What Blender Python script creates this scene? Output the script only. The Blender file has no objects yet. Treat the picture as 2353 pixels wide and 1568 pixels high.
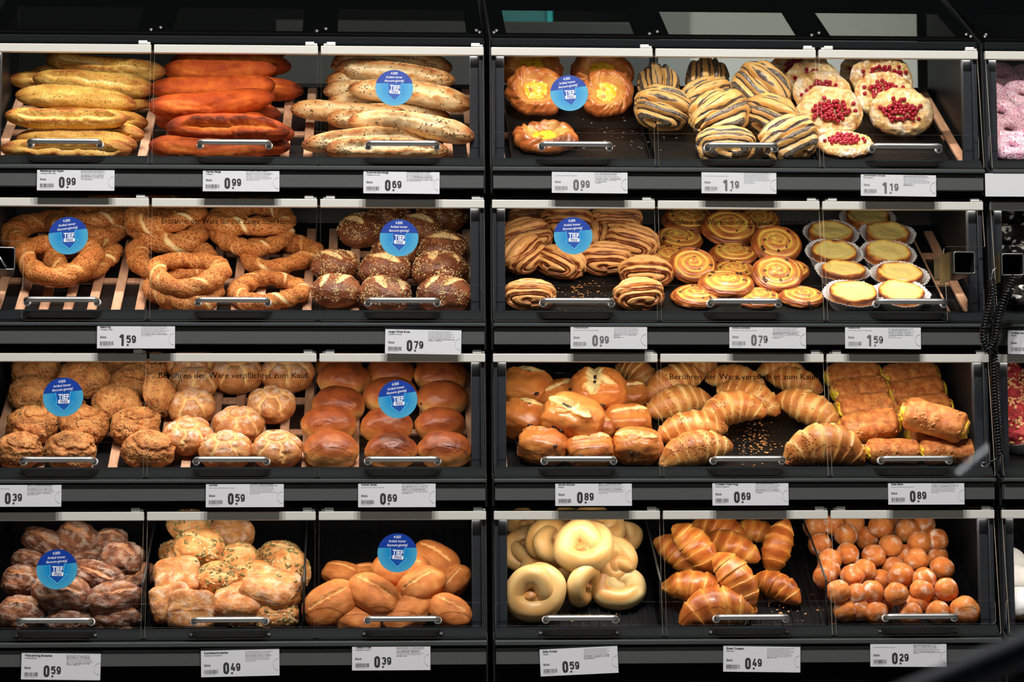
import bpy, bmesh, math, random
import numpy as np
from mathutils import Vector, Matrix
S = bpy.context.scene
COL = S.collection
R = math.radians
# ------------------------------------------------------------------ camera
W, H, FPX = 2353, 1568, 5750.0
YAW, PITCH, ROLL = 0.0559, 0.0881, -0.0035
CAM = np.array([-0.2365, -4.998, -0.3144])
def cam_axes():
    cy, sy, cp, sp = math.cos(YAW), math.sin(YAW), math.cos(PITCH), math.sin(PITCH)
    f = np.array([sy*cp, cy*cp, sp]); r = np.array([cy, -sy, 0.0]); u = np.cross(r, f)
    c, s = math.cos(ROLL), math.sin(ROLL)
    return c*r + s*u, -s*r + c*u, f
AR, AU, AF = cam_axes()
cd = bpy.data.cameras.new('camera'); cam = bpy.data.objects.new('camera', cd); COL.objects.link(cam)
cd.sensor_fit = 'HORIZONTAL'; cd.sensor_width = 36.0; cd.lens = FPX/W*36.0
cd.clip_start = 0.05; cd.clip_end = 60
cam.matrix_world = Matrix(((AR[0], AU[0], -AF[0], CAM[0]), (AR[1], AU[1], -AF[1], CAM[1]),
                           (AR[2], AU[2], -AF[2], CAM[2]), (0, 0, 0, 1)))
cd.dof.use_dof = True; cd.dof.focus_distance = 5.02; cd.dof.aperture_fstop = 7.0
S.camera = cam
def ray(u, v):
    return AF + AR*((u - W/2)/FPX) + AU*((H/2 - v)/FPX)
def at_y(u, v, y):
    d = ray(u, v); t = (y - CAM[1])/d[1]; return CAM + d*t
def at_plane(u, v, p, n):
    d = ray(u, v); t = float(np.dot(np.asarray(p) - CAM, n)/np.dot(d, n)); return CAM + d*t, t
# ------------------------------------------------------------------ world, exposure
S.view_settings.view_transform = 'Standard'; S.view_settings.look = 'None'
S.view_settings.gamma = 1.0; S.view_settings.use_curve_mapping = False
S.view_settings.exposure = 0.0
w = bpy.data.worlds.new('store_ambience'); S.world = w; w.use_nodes = True
w.node_tree.nodes['Background'].inputs[0].default_value = (0.75, 0.85, 1.0, 1)
w.node_tree.nodes['Background'].inputs[1].default_value = 0.009
S.cycles.use_denoising = True
S.cycles.max_bounces = 6; S.cycles.diffuse_bounces = 3; S.cycles.glossy_bounces = 3
S.cycles.transparent_max_bounces = 12; S.cycles.sample_clamp_indirect = 4.0
def area_light(name, loc, direction, sx, sy, power, color, spread=180):
    L = bpy.data.lights.new(name, 'AREA'); L.shape = 'RECTANGLE'; L.size = sx; L.size_y = sy
    L.energy = power; L.color = color; L.spread = R(spread)
    o = bpy.data.objects.new(name, L); COL.objects.link(o); o.location = loc
    o.rotation_euler = Vector(direction).to_track_quat('-Z', 'Y').to_euler()
    return o
# shop ceiling luminaires in front of the cabinets
LP = dict(ceil=64, led=2.1, back=6)
for lx in (-0.75, 0.0, 0.75):
    area_light('ceiling_luminaire_light', (lx, -2.2, 3.2), (0, 0.6, -1), 0.3, 0.14, LP['ceil'], (1.0, 0.97, 0.93))
area_light('back_room_light', (0.85, 1.1, 1.9), (0.05, 0.6, -1), 1.0, 0.3, LP['back'], (0.93, 1.0, 0.97), 90)
# ------------------------------------------------------------------ cabinet measures
P = 0.335; GAP = 0.0058; U = 3*P + 0.0095
YR = [0.0, -0.0185, -0.040, -0.060]
V_RAIL = [(108, 127), (459, 478), (813, 832), (1175, 1195)]
V_TRAY = [362, 713, 1073, 1442]
V_PANE = [383, 738, 1098, 1466]
V_STRIP = [(384, 392), (743, 750), (1102, 1109), (1474, 1484)]
V_FASC = [(397, 432), (754, 791), (1113, 1150), (1490, 1527)]
UREF = 1122
TILT = R(30.5)
NRM = np.array([0.0, -math.sin(TILT), math.cos(TILT)])
ZR = [at_y(UREF, V_RAIL[r][0], YR[r])[2] for r in range(4)]
def zz(r, v, dy=0.0):
    return float(at_y(UREF, v, YR[r] + dy)[2])
TRAY0 = [np.array([0.0, YR[r] + 0.004, zz(r, V_TRAY[r], 0.004) - 0.022]) for r in range(4)]
DEPTH = 0.43
# led strips under the canopy / under every shelf, just behind the door rails
for r in range(4):
    for k in range(3):
        x0 = (k - 1)*U; wdt = 3*P if k < 2 else P
        area_light('led_strip_light', (x0 + wdt/2, YR[r] + 0.022, ZR[r] - 0.012), (0, 0.78, -0.97), wdt - 0.03, 0.012,
                   LP['led']*wdt/(3*P), (1.0, 0.91, 0.78))
# ------------------------------------------------------------------ node helpers
class NT:
    def __init__(s, name):
        s.m = bpy.data.materials.new(name); s.m.use_nodes = True
        s.t = s.m.node_tree; s.n = s.t.nodes; s.bs = s.n['Principled BSDF']; s.out = s.n['Material Output']
    def add(s, typ, **kw):
        n = s.n.new(typ)
        for k, v in kw.items(): setattr(n, k, v)
        return n
    def link(s, a, b): s.t.links.new(a, b)
    def coord(s, stretch=None):
        c = s.add('ShaderNodeTexCoord').outputs['Object']
        if stretch:
            m = s.add('ShaderNodeMapping'); m.inputs['Scale'].default_value = stretch; s.link(c, m.inputs[0]); c = m.outputs[0]
        return c
    def noise(s, co, scale, detail=3, rough=0.6):
        n = s.add('ShaderNodeTexNoise'); n.inputs['Scale'].default_value = scale; n.inputs['Detail'].default_value = detail
        n.inputs['Roughness'].default_value = rough; s.link(co, n.inputs['Vector']); return n.outputs['Fac']
    def math(s, op, a, b=None, clamp=False):
        n = s.add('ShaderNodeMath', operation=op); n.use_clamp = clamp
        for i, x in enumerate((a, b)):
            if x is None: continue
            if isinstance(x, (int, float)): n.inputs[i].default_value = x
            else: s.link(x, n.inputs[i])
        return n.outputs[0]
    def ramp(s, fac, stops, interp='LINEAR'):
        n = s.add('ShaderNodeValToRGB'); n.color_ramp.interpolation = interp
        els = n.color_ramp.elements
        while len(els) < len(stops): els.new(0.5)
        for e, (p, c) in zip(els, stops):
            e.position = p; e.color = (*c[:3], 1)
        s.link(fac, n.inputs[0]); return n.outputs[0]
    def mix(s, fac, a, b, blend='MIX'):
        n = s.add('ShaderNodeMix', data_type='RGBA', blend_type=blend)
        for i, x in ((0, fac), (6, a), (7, b)):
            if isinstance(x, (int, float)): n.inputs[i].default_value = x
            elif isinstance(x, (tuple, list)): n.inputs[i].default_value = (*x[:3], 1)
            else: s.link(x, n.inputs[i])
        return n.outputs[2]
    def attr(s, name):
        n = s.add('ShaderNodeAttribute'); n.attribute_name = name; return n.outputs['Fac']
    def smooth(s, x, a, b):
        n = s.add('ShaderNodeMapRange', interpolation_type='SMOOTHSTEP')
        n.inputs[1].default_value = a; n.inputs[2].default_value = b; s.link(x, n.inputs[0]); return n.outputs[0]
    def voro(s, co, scale, feature='F1', rand=1.0):
        n = s.add('ShaderNodeTexVoronoi', feature=feature); n.inputs['Scale'].default_value = scale
        n.inputs['Randomness'].default_value = rand; s.link(co, n.inputs['Vector']); return n
    def bump(s, h, strength, dist=0.001):
        n = s.add('ShaderNodeBump'); n.inputs['Strength'].default_value = strength; n.inputs['Distance'].default_value = dist
        s.link(h, n.inputs['Height']); return n
def lin(r, g, b):
    f = lambda c: ((c/255 + 0.055)/1.055)**2.4 if c > 10.3 else c/255/12.92
    return (f(r), f(g), f(b))
def plain(name, col, rough=0.5, metal=0.0, spec=0.5, noise=0, nscale=40, coat=0.0):
    t = NT(name); b = t.bs
    b.inputs['Base Color'].default_value = (*col, 1); b.inputs['Roughness'].default_value = rough
    b.inputs['Metallic'].default_value = metal; b.inputs['Specular IOR Level'].default_value = spec
    b.inputs['Coat Weight'].default_value = coat
    if noise:
        co = t.coord(); n = t.noise(co, nscale, 4)
        c = t.ramp(n, [(0.3, tuple(x*(1-noise) for x in col)), (0.7, tuple(min(1, x*(1+noise)) for x in col))])
        t.link(c, b.inputs['Base Color'])
        bp = t.bump(n, 0.15, 0.001); t.link(bp.outputs[0], b.inputs['Normal'])
    return t.m
def glass(name, tint=(1, 1, 1), refl=0.06, haze=0.0):
    t = NT(name); t.n.remove(t.bs)
    tr = t.add('ShaderNodeBsdfTransparent'); tr.inputs[0].default_value = (*tint, 1)
    gl = t.add('ShaderNodeBsdfGlossy'); gl.inputs['Roughness'].default_value = 0.02
    lw = t.add('ShaderNodeFresnel'); lw.inputs[0].default_value = 1.45
    ge = t.add('ShaderNodeNewGeometry'); fac = t.math('MULTIPLY', lw.outputs[0], t.math('SUBTRACT', 1.0, ge.outputs['Backfacing']))
    mx = t.add('ShaderNodeMixShader'); t.link(fac, mx.inputs[0]); t.link(tr.outputs[0], mx.inputs[1]); t.link(gl.outputs[0], mx.inputs[2])
    t.link(mx.outputs[0], t.out.inputs[0]); return t.m
def glass_edge(name, col, a=0.5):
    t = NT(name); t.n.remove(t.bs)
    tr = t.add('ShaderNodeBsdfTransparent'); df = t.add('ShaderNodeBsdfDiffuse'); df.inputs[0].default_value = (*col, 1)
    mx = t.add('ShaderNodeMixShader'); mx.inputs[0].default_value = a
    t.link(tr.outputs[0], mx.inputs[1]); t.link(df.outputs[0], mx.inputs[2]); t.link(mx.outputs[0], t.out.inputs[0]); return t.m
def bread(name, stops, nscale=60, namt=0.35, rnd=0.12, flour=None, fl_scale=250, fl_amt=1.0, specks=(), rough=0.6, coat=0.0,
          bscale=180, bstr=0.35, bdist=0.0012, stretch=None, fine=None, ray_noise=None):
    """baked dough: 'tone' (0 pale .. 1 dark crust) through a colour ramp, 'flour' dusting, printed specks such as pepper or poppy"""
    t = NT(name); b = t.bs; co = t.coord(stretch)
    n1 = t.noise(co, nscale, 5, 0.65); tone = t.attr('tone')
    rn = t.add('ShaderNodeObjectInfo').outputs['Random']
    x = t.math('ADD', tone, t.math('MULTIPLY', t.math('SUBTRACT', n1, 0.5), namt*2))
    x = t.math('ADD', x, t.math('MULTIPLY', t.math('SUBTRACT', rn, 0.5), rnd), clamp=True)
    c = t.ramp(x, stops)
    hgt = t.noise(co, bscale, 4, 0.7)
    if fine:
        (fs, fcol, lo, hi) = fine
        v = t.voro(co, fs, 'F1'); f = t.smooth(v.outputs['Distance'], lo, hi)
        c = t.mix(t.math('MULTIPLY', f, t.smooth(tone, 0.25, 0.5)), c, fcol)
        hgt = t.math('SUBTRACT', hgt, t.math('MULTIPLY', f, 0.8))
    for (ss, th, scol) in specks:
        c0 = t.coord()
        v = t.voro(c0, ss, 'F1')
        sc = t.add('ShaderNodeSeparateColor'); t.link(v.outputs['Color'], sc.inputs[0])
        thr = t.math('MULTIPLY', sc.outputs[0], th)
        f = t.math('LESS_THAN', v.outputs['Distance'], thr)
        c = t.mix(f, c, scol)
    if flour is not None:
        fl = t.attr('flour'); n2 = t.noise(t.coord(), fl_scale, 4, 0.75)
        f = t.smooth(t.math('ADD', t.math('MULTIPLY', fl, 0.75), t.math('MULTIPLY', t.math('SUBTRACT', n2, 0.5), 1.3)), 0.25, 0.75)
        c = t.mix(t.math('MULTIPLY', f, fl_amt), c, flour)
    t.link(c, b.inputs['Base Color']); b.inputs['Roughness'].default_value = rough
    b.inputs['Specular IOR Level'].default_value = 0.35 if rough < 0.5 else 0.18; b.inputs['Coat Weight'].default_value = coat; b.inputs['Coat Roughness'].default_value = 0.22
    bp = t.bump(hgt, bstr, bdist); t.link(bp.outputs[0], b.inputs['Normal'])
    return t.m
M = {}
M['rail'] = plain('rail_off_white', lin(226, 224, 216), 0.35)
M['black'] = plain('black_plastic', (0.012, 0.013, 0.014), 0.45, noise=0.2, nscale=300)
M['shelf'] = plain('shelf_black_enamel', (0.008, 0.009, 0.010), 0.35, spec=0.3)
M['lip'] = plain('anthracite_plastic', (0.009, 0.0115, 0.013), 0.65, spec=0.08, noise=0.15, nscale=500)
M['strip'] = plain('anthracite_edge', (0.06, 0.068, 0.07), 0.4, noise=0.1, nscale=500)
M['fascia'] = plain('grey_fascia', (0.085, 0.09, 0.088), 0.5, noise=0.12, nscale=700)
M['post'] = plain('post_anthracite', (0.030, 0.033, 0.039), 0.6, spec=0.15, noise=0.1, nscale=400)
M['chrome'] = plain('brushed_steel', (0.50, 0.50, 0.49), 0.42, 1.0)
M['darkchrome'] = plain('dark_steel', (0.32, 0.32, 0.32), 0.35, 1.0)
M['clip'] = plain('white_clip', (0.9, 0.9, 0.88), 0.25)
M['pane'] = glass('clear_pane'); M['guard'] = glass('clear_guard')
M['edge'] = glass_edge('pane_edge', (0.85, 0.76, 0.62), 0.75)  # warm diffuse colour stands in for light refracted at the pane edges
M['gedge'] = glass_edge('guard_edge', (0.95, 0.93, 0.88), 0.6)
M['smoke'] = glass('canopy_glass', (0.83, 0.83, 0.80))
M['tray'] = plain('baking_tray_black', (0.006, 0.0055, 0.005), 0.42, spec=0.22, noise=0.4, nscale=60)
M['rib'] = plain('ribbed_bin_black', (0.006, 0.006, 0.007), 0.4, spec=0.25)
M['card'] = plain('price_card_white', lin(236, 237, 243), 0.4)
M['foil'] = plain('scuffed_card_sleeve', lin(232, 234, 238), 0.25)
M['ink'] = plain('ink_dark_grey', (0.035, 0.035, 0.038), 0.6)
M['ink2'] = plain('ink_worn_grey', (0.16, 0.16, 0.17), 0.6)
M['fine'] = plain('ink_fine_print', (0.50, 0.50, 0.53), 0.6)
M['bold'] = plain('ink_bold_print', (0.22, 0.22, 0.24), 0.6)
M['notch'] = plain('notch_grey', (0.55, 0.55, 0.58), 0.5)
M['print'] = plain('canopy_print_black', (0.0025, 0.0025, 0.003), 0.6, spec=0.05)
M['glyph'] = plain('black_foil_lettering', (0.0015, 0.0013, 0.0013), 0.9, spec=0.0)
M['navy'] = plain('sticker_navy', lin(14, 60, 160), 0.3)
M['white'] = plain('sticker_white', (0.9, 0.92, 0.95), 0.4)
M['cyanline'] = plain('sticker_pale_line', lin(120, 215, 245), 0.4)
M['paper'] = plain('paper_cup', (0.72, 0.71, 0.72), 0.7)
M['cord'] = plain('coil_cord_black', (0.010, 0.010, 0.011), 0.22)
M['wood'] = None
def wood():
    t = NT('beech_slats'); co = t.coord((6, 1, 1))
    n = t.noise(co, 22, 5, 0.6); rn = t.add('ShaderNodeObjectInfo').outputs['Random']
    x = t.math('ADD', n, t.math('MULTIPLY', t.math('SUBTRACT', rn, 0.5), 0.3), clamp=True)
    c = t.ramp(x, [(0.25, lin(176, 126, 96)), (0.5, lin(204, 156, 124)), (0.75, lin(222, 180, 150))])
    t.link(c, t.bs.inputs['Base Color']); t.bs.inputs['Roughness'].default_value = 0.55
    return t.m
M['wood'] = wood()
def sticker_blue():
    t = NT('sticker_blue'); co = t.coord(); ln = t.add('ShaderNodeVectorMath', operation='LENGTH'); t.link(co, ln.inputs[0])
    c = t.ramp(ln.outputs['Value'], [(0.0, lin(0, 110, 190)), (0.018, lin(0, 140, 205)), (0.036, lin(70, 165, 205))])
    t.link(c, t.bs.inputs['Base Color']); t.bs.inputs['Roughness'].default_value = 0.35; return t.m
M['sky'] = sticker_blue()
# ------------------------------------------------------------------ mesh and object helpers
def new_mesh(name, V, F, mats, attrs=None, smooth=False, fmat=None):
    me = bpy.data.meshes.new(name)
    me.from_pydata(np.asarray(V, float).tolist() if not isinstance(V, list) else V, [], F if isinstance(F, list) else np.asarray(F).tolist())
    for m in (mats if isinstance(mats, (list, tuple)) else [mats]): me.materials.append(m)
    if fmat is not None: me.polygons.foreach_set('material_index', np.asarray(fmat, np.int32))
    if smooth: me.polygons.foreach_set('use_smooth', np.ones(len(me.polygons), bool))
    for k, a in (attrs or {}).items():
        at = me.attributes.new(k, 'FLOAT', 'POINT'); at.data.foreach_set('value', np.asarray(a, np.float32))
    me.update(); return me
def link(name, me, parent=None, loc=None, mat=None):
    o = bpy.data.objects.new(name, me); COL.objects.link(o)
    if parent is not None: o.parent = parent
    if mat is not None: o.matrix_local = mat
    elif loc is not None: o.location = loc
    return o
def tag(o, label, cat, group=None, kind=None):
    o['label'] = label; o['category'] = cat
    if group: o['group'] = group
    if kind: o['kind'] = kind
    return o
def struct(o):
    o['kind'] = 'structure'; return o
def bm_mesh(name, bm, mats, smooth=False):
    bmesh.ops.recalc_face_normals(bm, faces=bm.faces)
    me = bpy.data.meshes.new(name); bm.to_mesh(me); bm.free()
    for m in (mats if isinstance(mats, (list, tuple)) else [mats]): me.materials.append(m)
    if smooth: me.polygons.foreach_set('use_smooth', np.ones(len(me.polygons), bool))
    return me
def add_box(bm, x0, x1, y0, y1, z0, z1, bev=0.0, seg=2):
    r = bmesh.ops.create_cube(bm, size=1.0)
    bmesh.ops.scale(bm, verts=r['verts'], vec=(x1-x0, y1-y0, z1-z0))
    bmesh.ops.translate(bm, verts=r['verts'], vec=((x0+x1)/2, (y0+y1)/2, (z0+z1)/2))
    if bev:
        es = list({e for v in r['verts'] for e in v.link_edges})
        bmesh.ops.bevel(bm, geom=es, offset=bev, segments=seg, affect='EDGES', profile=0.5)
def box_mesh(name, b, mats, bev=0.0):
    bm = bmesh.new(); add_box(bm, *b, bev=bev); return bm_mesh(name, bm, mats)
def prism(name, poly, axis, t0, t1, mats, sidemat=0):
    """extrude a 2-D polygon; axis 'x': poly=(y,z), 'y': poly=(x,z), 'z': poly=(x,y)"""
    n = len(poly)
    def p3(a, b, t): return {'x': (t, a, b), 'y': (a, t, b), 'z': (a, b, t)}[axis]
    V = [p3(a, b, t0) for a, b in poly] + [p3(a, b, t1) for a, b in poly]
    F = [list(range(n))[::-1], list(range(n, 2*n))] + [[i, (i+1) % n, n+(i+1) % n, n+i] for i in range(n)]
    return new_mesh(name, V, F, mats, fmat=[0, 0] + [sidemat]*n)
def rrect(x0, x1, y0, y1, r, corners=(1, 1, 1, 1), seg=5):
    """rounded rectangle outline, corners order: lower left, lower right, upper right, upper left"""
    out = []
    for k, (cx, cy, a0) in enumerate(((x0+r, y0+r, 180), (x1-r, y0+r, 270), (x1-r, y1-r, 0), (x0+r, y1-r, 90))):
        if corners[k]:
            out += [(cx+r*math.cos(R(a0+90*i/seg)), cy+r*math.sin(R(a0+90*i/seg))) for i in range(seg+1)]
        else:
            out.append(((x0, y0), (x1, y0), (x1, y1), (x0, y1))[k])
    return out
def tube_mesh(name, pts, rad, mat, nseg=12, closed=False):
    """round tube along points (parallel-transport frame); rad a number or a list"""
    Pn = np.asarray(pts, float); n = len(Pn)
    T = np.gradient(Pn, axis=0) if not closed else np.roll(Pn, -1, 0)-np.roll(Pn, 1, 0)
    T /= np.linalg.norm(T, axis=1)[:, None]+1e-12
    a = np.array([0, 0, 1.0]) if abs(T[0][2]) < 0.9 else np.array([1.0, 0, 0])
    N = np.cross(T[0], a); N /= np.linalg.norm(N); V = []
    rad = np.full(n, rad) if np.isscalar(rad) else np.asarray(rad)
    for i in range(n):
        N = N - T[i]*np.dot(N, T[i]); N /= np.linalg.norm(N); B = np.cross(T[i], N)
        for k in range(nseg):
            th = 2*math.pi*k/nseg; V.append(Pn[i]+rad[i]*(math.cos(th)*N+math.sin(th)*B))
    F = []
    for i in range(n if closed else n-1):
        j = (i+1) % n
        for k in range(nseg): F.append([i*nseg+k, i*nseg+(k+1) % nseg, j*nseg+(k+1) % nseg, j*nseg+k])
    if not closed: F += [list(range(nseg))[::-1], [(n-1)*nseg+k for k in range(nseg)]]
    return new_mesh(name, np.array(V), F, mat, smooth=True)
def text_mesh(s, size, mat, bold=0.0, sx=1.0, align='LEFT', space=1.0):
    cu = bpy.data.curves.new('lettering', 'FONT'); cu.body = s; cu.size = size; cu.offset = bold; cu.align_x = align
    cu.space_character = space; cu.resolution_u = 4; cu.extrude = 0.00012
    o = bpy.data.objects.new('lettering', cu); COL.objects.link(o)
    dg = bpy.context.evaluated_depsgraph_get(); me = bpy.data.meshes.new_from_object(o.evaluated_get(dg))
    bpy.data.objects.remove(o); bpy.data.curves.remove(cu)
    me.name = 'lettering'; me.transform(Matrix.Diagonal((sx, 1, 1, 1)))
    me.materials.clear(); me.materials.append(mat); return me
# ------------------------------------------------------------------ the setting behind and around the cabinets
FLOOR = -1.05
struct(link('floor', box_mesh('floor', (-3.2, 3.2, -6.4, 3.2, FLOOR-0.05, FLOOR), plain('floor_tiles', (0.24, 0.235, 0.22), 0.4))))
struct(link('wall_back', box_mesh('wall_back', (-3.2, 3.2, 2.9, 3.0, FLOOR, 2.4), plain('dark_back_wall', (0.006, 0.009, 0.008), 0.7, spec=0.2))))
gx0, gx1 = at_y(1512, 100, 1.9)[0], at_y(2107, 100, 1.9)[0]
pw = link('back_room_partition', box_mesh('back_room_partition', (gx0, gx1, 1.9, 1.98, FLOOR, 2.1), plain('light_grey_partition', (0.40, 0.41, 0.40), 0.5)))
tag(pw, 'light grey partition in the back room seen through the canopy glass', 'partition')
gj = link('door_jamb', box_mesh('door_jamb', (at_y(1512, 100, 1.86)[0], at_y(1585, 100, 1.86)[0], 1.86, 1.90, FLOOR, 2.1), plain('jamb_grey', (0.17, 0.18, 0.18), 0.5)), pw)
a, b = at_y(1142, 38, 1.7), at_y(1272, 6, 1.7)
tc = link('teal_crate', box_mesh('teal_crate', (a[0], b[0], 1.7, 2.1, a[2]-0.02, b[2]), plain('teal_plastic', (0.0, 0.20, 0.24), 0.5), 0.006))
tag(tc, 'teal crate standing in the dark back room behind the glass canopy', 'crate')
c0 = at_y(1266, 38, 1.69)
link('crate_post', box_mesh('crate_post', (c0[0]-0.012, c0[0]+0.004, 1.685, 1.7, c0[2]-0.02, b[2]+0.0), plain('teal_light', (0.0, 0.42, 0.5), 0.5), 0.002), tc)
rk = link('stock_rack', box_mesh('stock_rack', (a[0]-0.6, gx0-0.05, 1.66, 2.15, FLOOR, a[2]-0.021), plain('rack_grey', (0.03, 0.034, 0.032), 0.6), 0.004))
tag(rk, 'dim dark grey stock rack in the back room carrying the teal crate', 'rack')
# ------------------------------------------------------------------ cabinets
def pane_frame(r):
    """rail-bottom and pane-bottom points (y, z) of the door of row r"""
    zt = zz(r, V_RAIL[r][1]) + 0.004; yb = YR[r] - 0.036; zb = zz(r, V_PANE[r], -0.036)
    return (YR[r] + 0.004, zt), (yb, zb)
PANE = [pane_frame(r) for r in range(4)]
def pane_basis(r):
    (y0, z0), (y1, z1) = PANE[r]
    up = np.array([0, y0-y1, z0-z1]); L = np.linalg.norm(up); up /= L
    n = np.cross(np.array([1.0, 0, 0]), up)
    if n[1] > 0: n = -n
    return up, n, L
def on_pane(r, u, v, off=0.0):
    up, n, L = pane_basis(r)
    return at_plane(u, v, np.array([0, *PANE[r][1]]) + n*off, n)[0]
def pane_mat(r, p):
    up, n, L = pane_basis(r)
    return Matrix(((1, up[0], n[0], p[0]), (0, up[1], n[1], p[1]), (0, up[2], n[2], p[2]), (0, 0, 0, 1)))
HANDLE_V = [333, 692, 1055, 1420]
def handle_mesh():
    w2, d, rb = 0.0685, 0.024, 0.008
    pts = [(-w2, 0, 0), (-w2, 0, d*0.4), (-w2, 0, d-rb)]
    pts += [(-w2+rb-rb*math.cos(R(a)), 0, d-rb+rb*math.sin(R(a))) for a in (22, 45, 68, 90)]
    pts += [(-w2+rb+0.012+i*(2*w2-2*rb-0.024)/8, 0, d) for i in range(9)]
    pts += [(w2-rb+rb*math.cos(R(a)), 0, d-rb+rb*math.sin(R(a))) for a in (90, 68, 45, 22)]
    pts += [(w2, 0, d-rb), (w2, 0, d*0.4), (w2, 0, 0)]
    return tube_mesh('handle', pts, 0.0056, M['chrome'], 14)
HANDLE = handle_mesh()
bm = bmesh.new()
bmesh.ops.create_cone(bm, cap_ends=True, segments=20, radius1=0.0078, radius2=0.0068, depth=0.003); MOUNT = bm_mesh('handle_mount', bm, M['clip'])
bm = bmesh.new()
bmesh.ops.create_cone(bm, cap_ends=True, segments=20, radius1=0.0042, radius2=0.003, depth=0.0022)
add_box(bm, -0.0018, 0.0018, -0.0005, 0.0005, 0.0009, 0.0013)
SCREW = bm_mesh('screw', bm, M['chrome'])
SCREW_DARK = SCREW.copy(); SCREW_DARK.materials.clear(); SCREW_DARK.materials.append(M['black'])
CLIPBM = bmesh.new(); add_box(CLIPBM, -0.0135, 0.0045, -0.006, 0.006, 0, 0.0075, 0.0012); add_box(CLIPBM, 0.004, 0.0105, -0.004, 0.004, 0.0005, 0.0045, 0.001)
CLIP = bm_mesh('hinge_clip', CLIPBM, M['clip'])
CLIPL = CLIP.copy(); CLIPL.transform(Matrix.Diagonal((-1, 1, 1, 1))); CLIPL.flip_normals()
LETTERS = {(1, 0): ('Entnahme der Ware nur mit Zange oder Handschuh.', 370, 710, 514), (1, 1): ('Entnahme der Ware nur mit Zange oder Handschuh.', 1530, 1868, 516),
           (2, 0): ('Ber\u00fchren der Ware verpflichtet zum Kauf.', 363, 709, 869), (2, 1): ('Ber\u00fchren der Ware verpflich et zum Kauf.', 1538, 1878, 872)}
YB = 0.46
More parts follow.
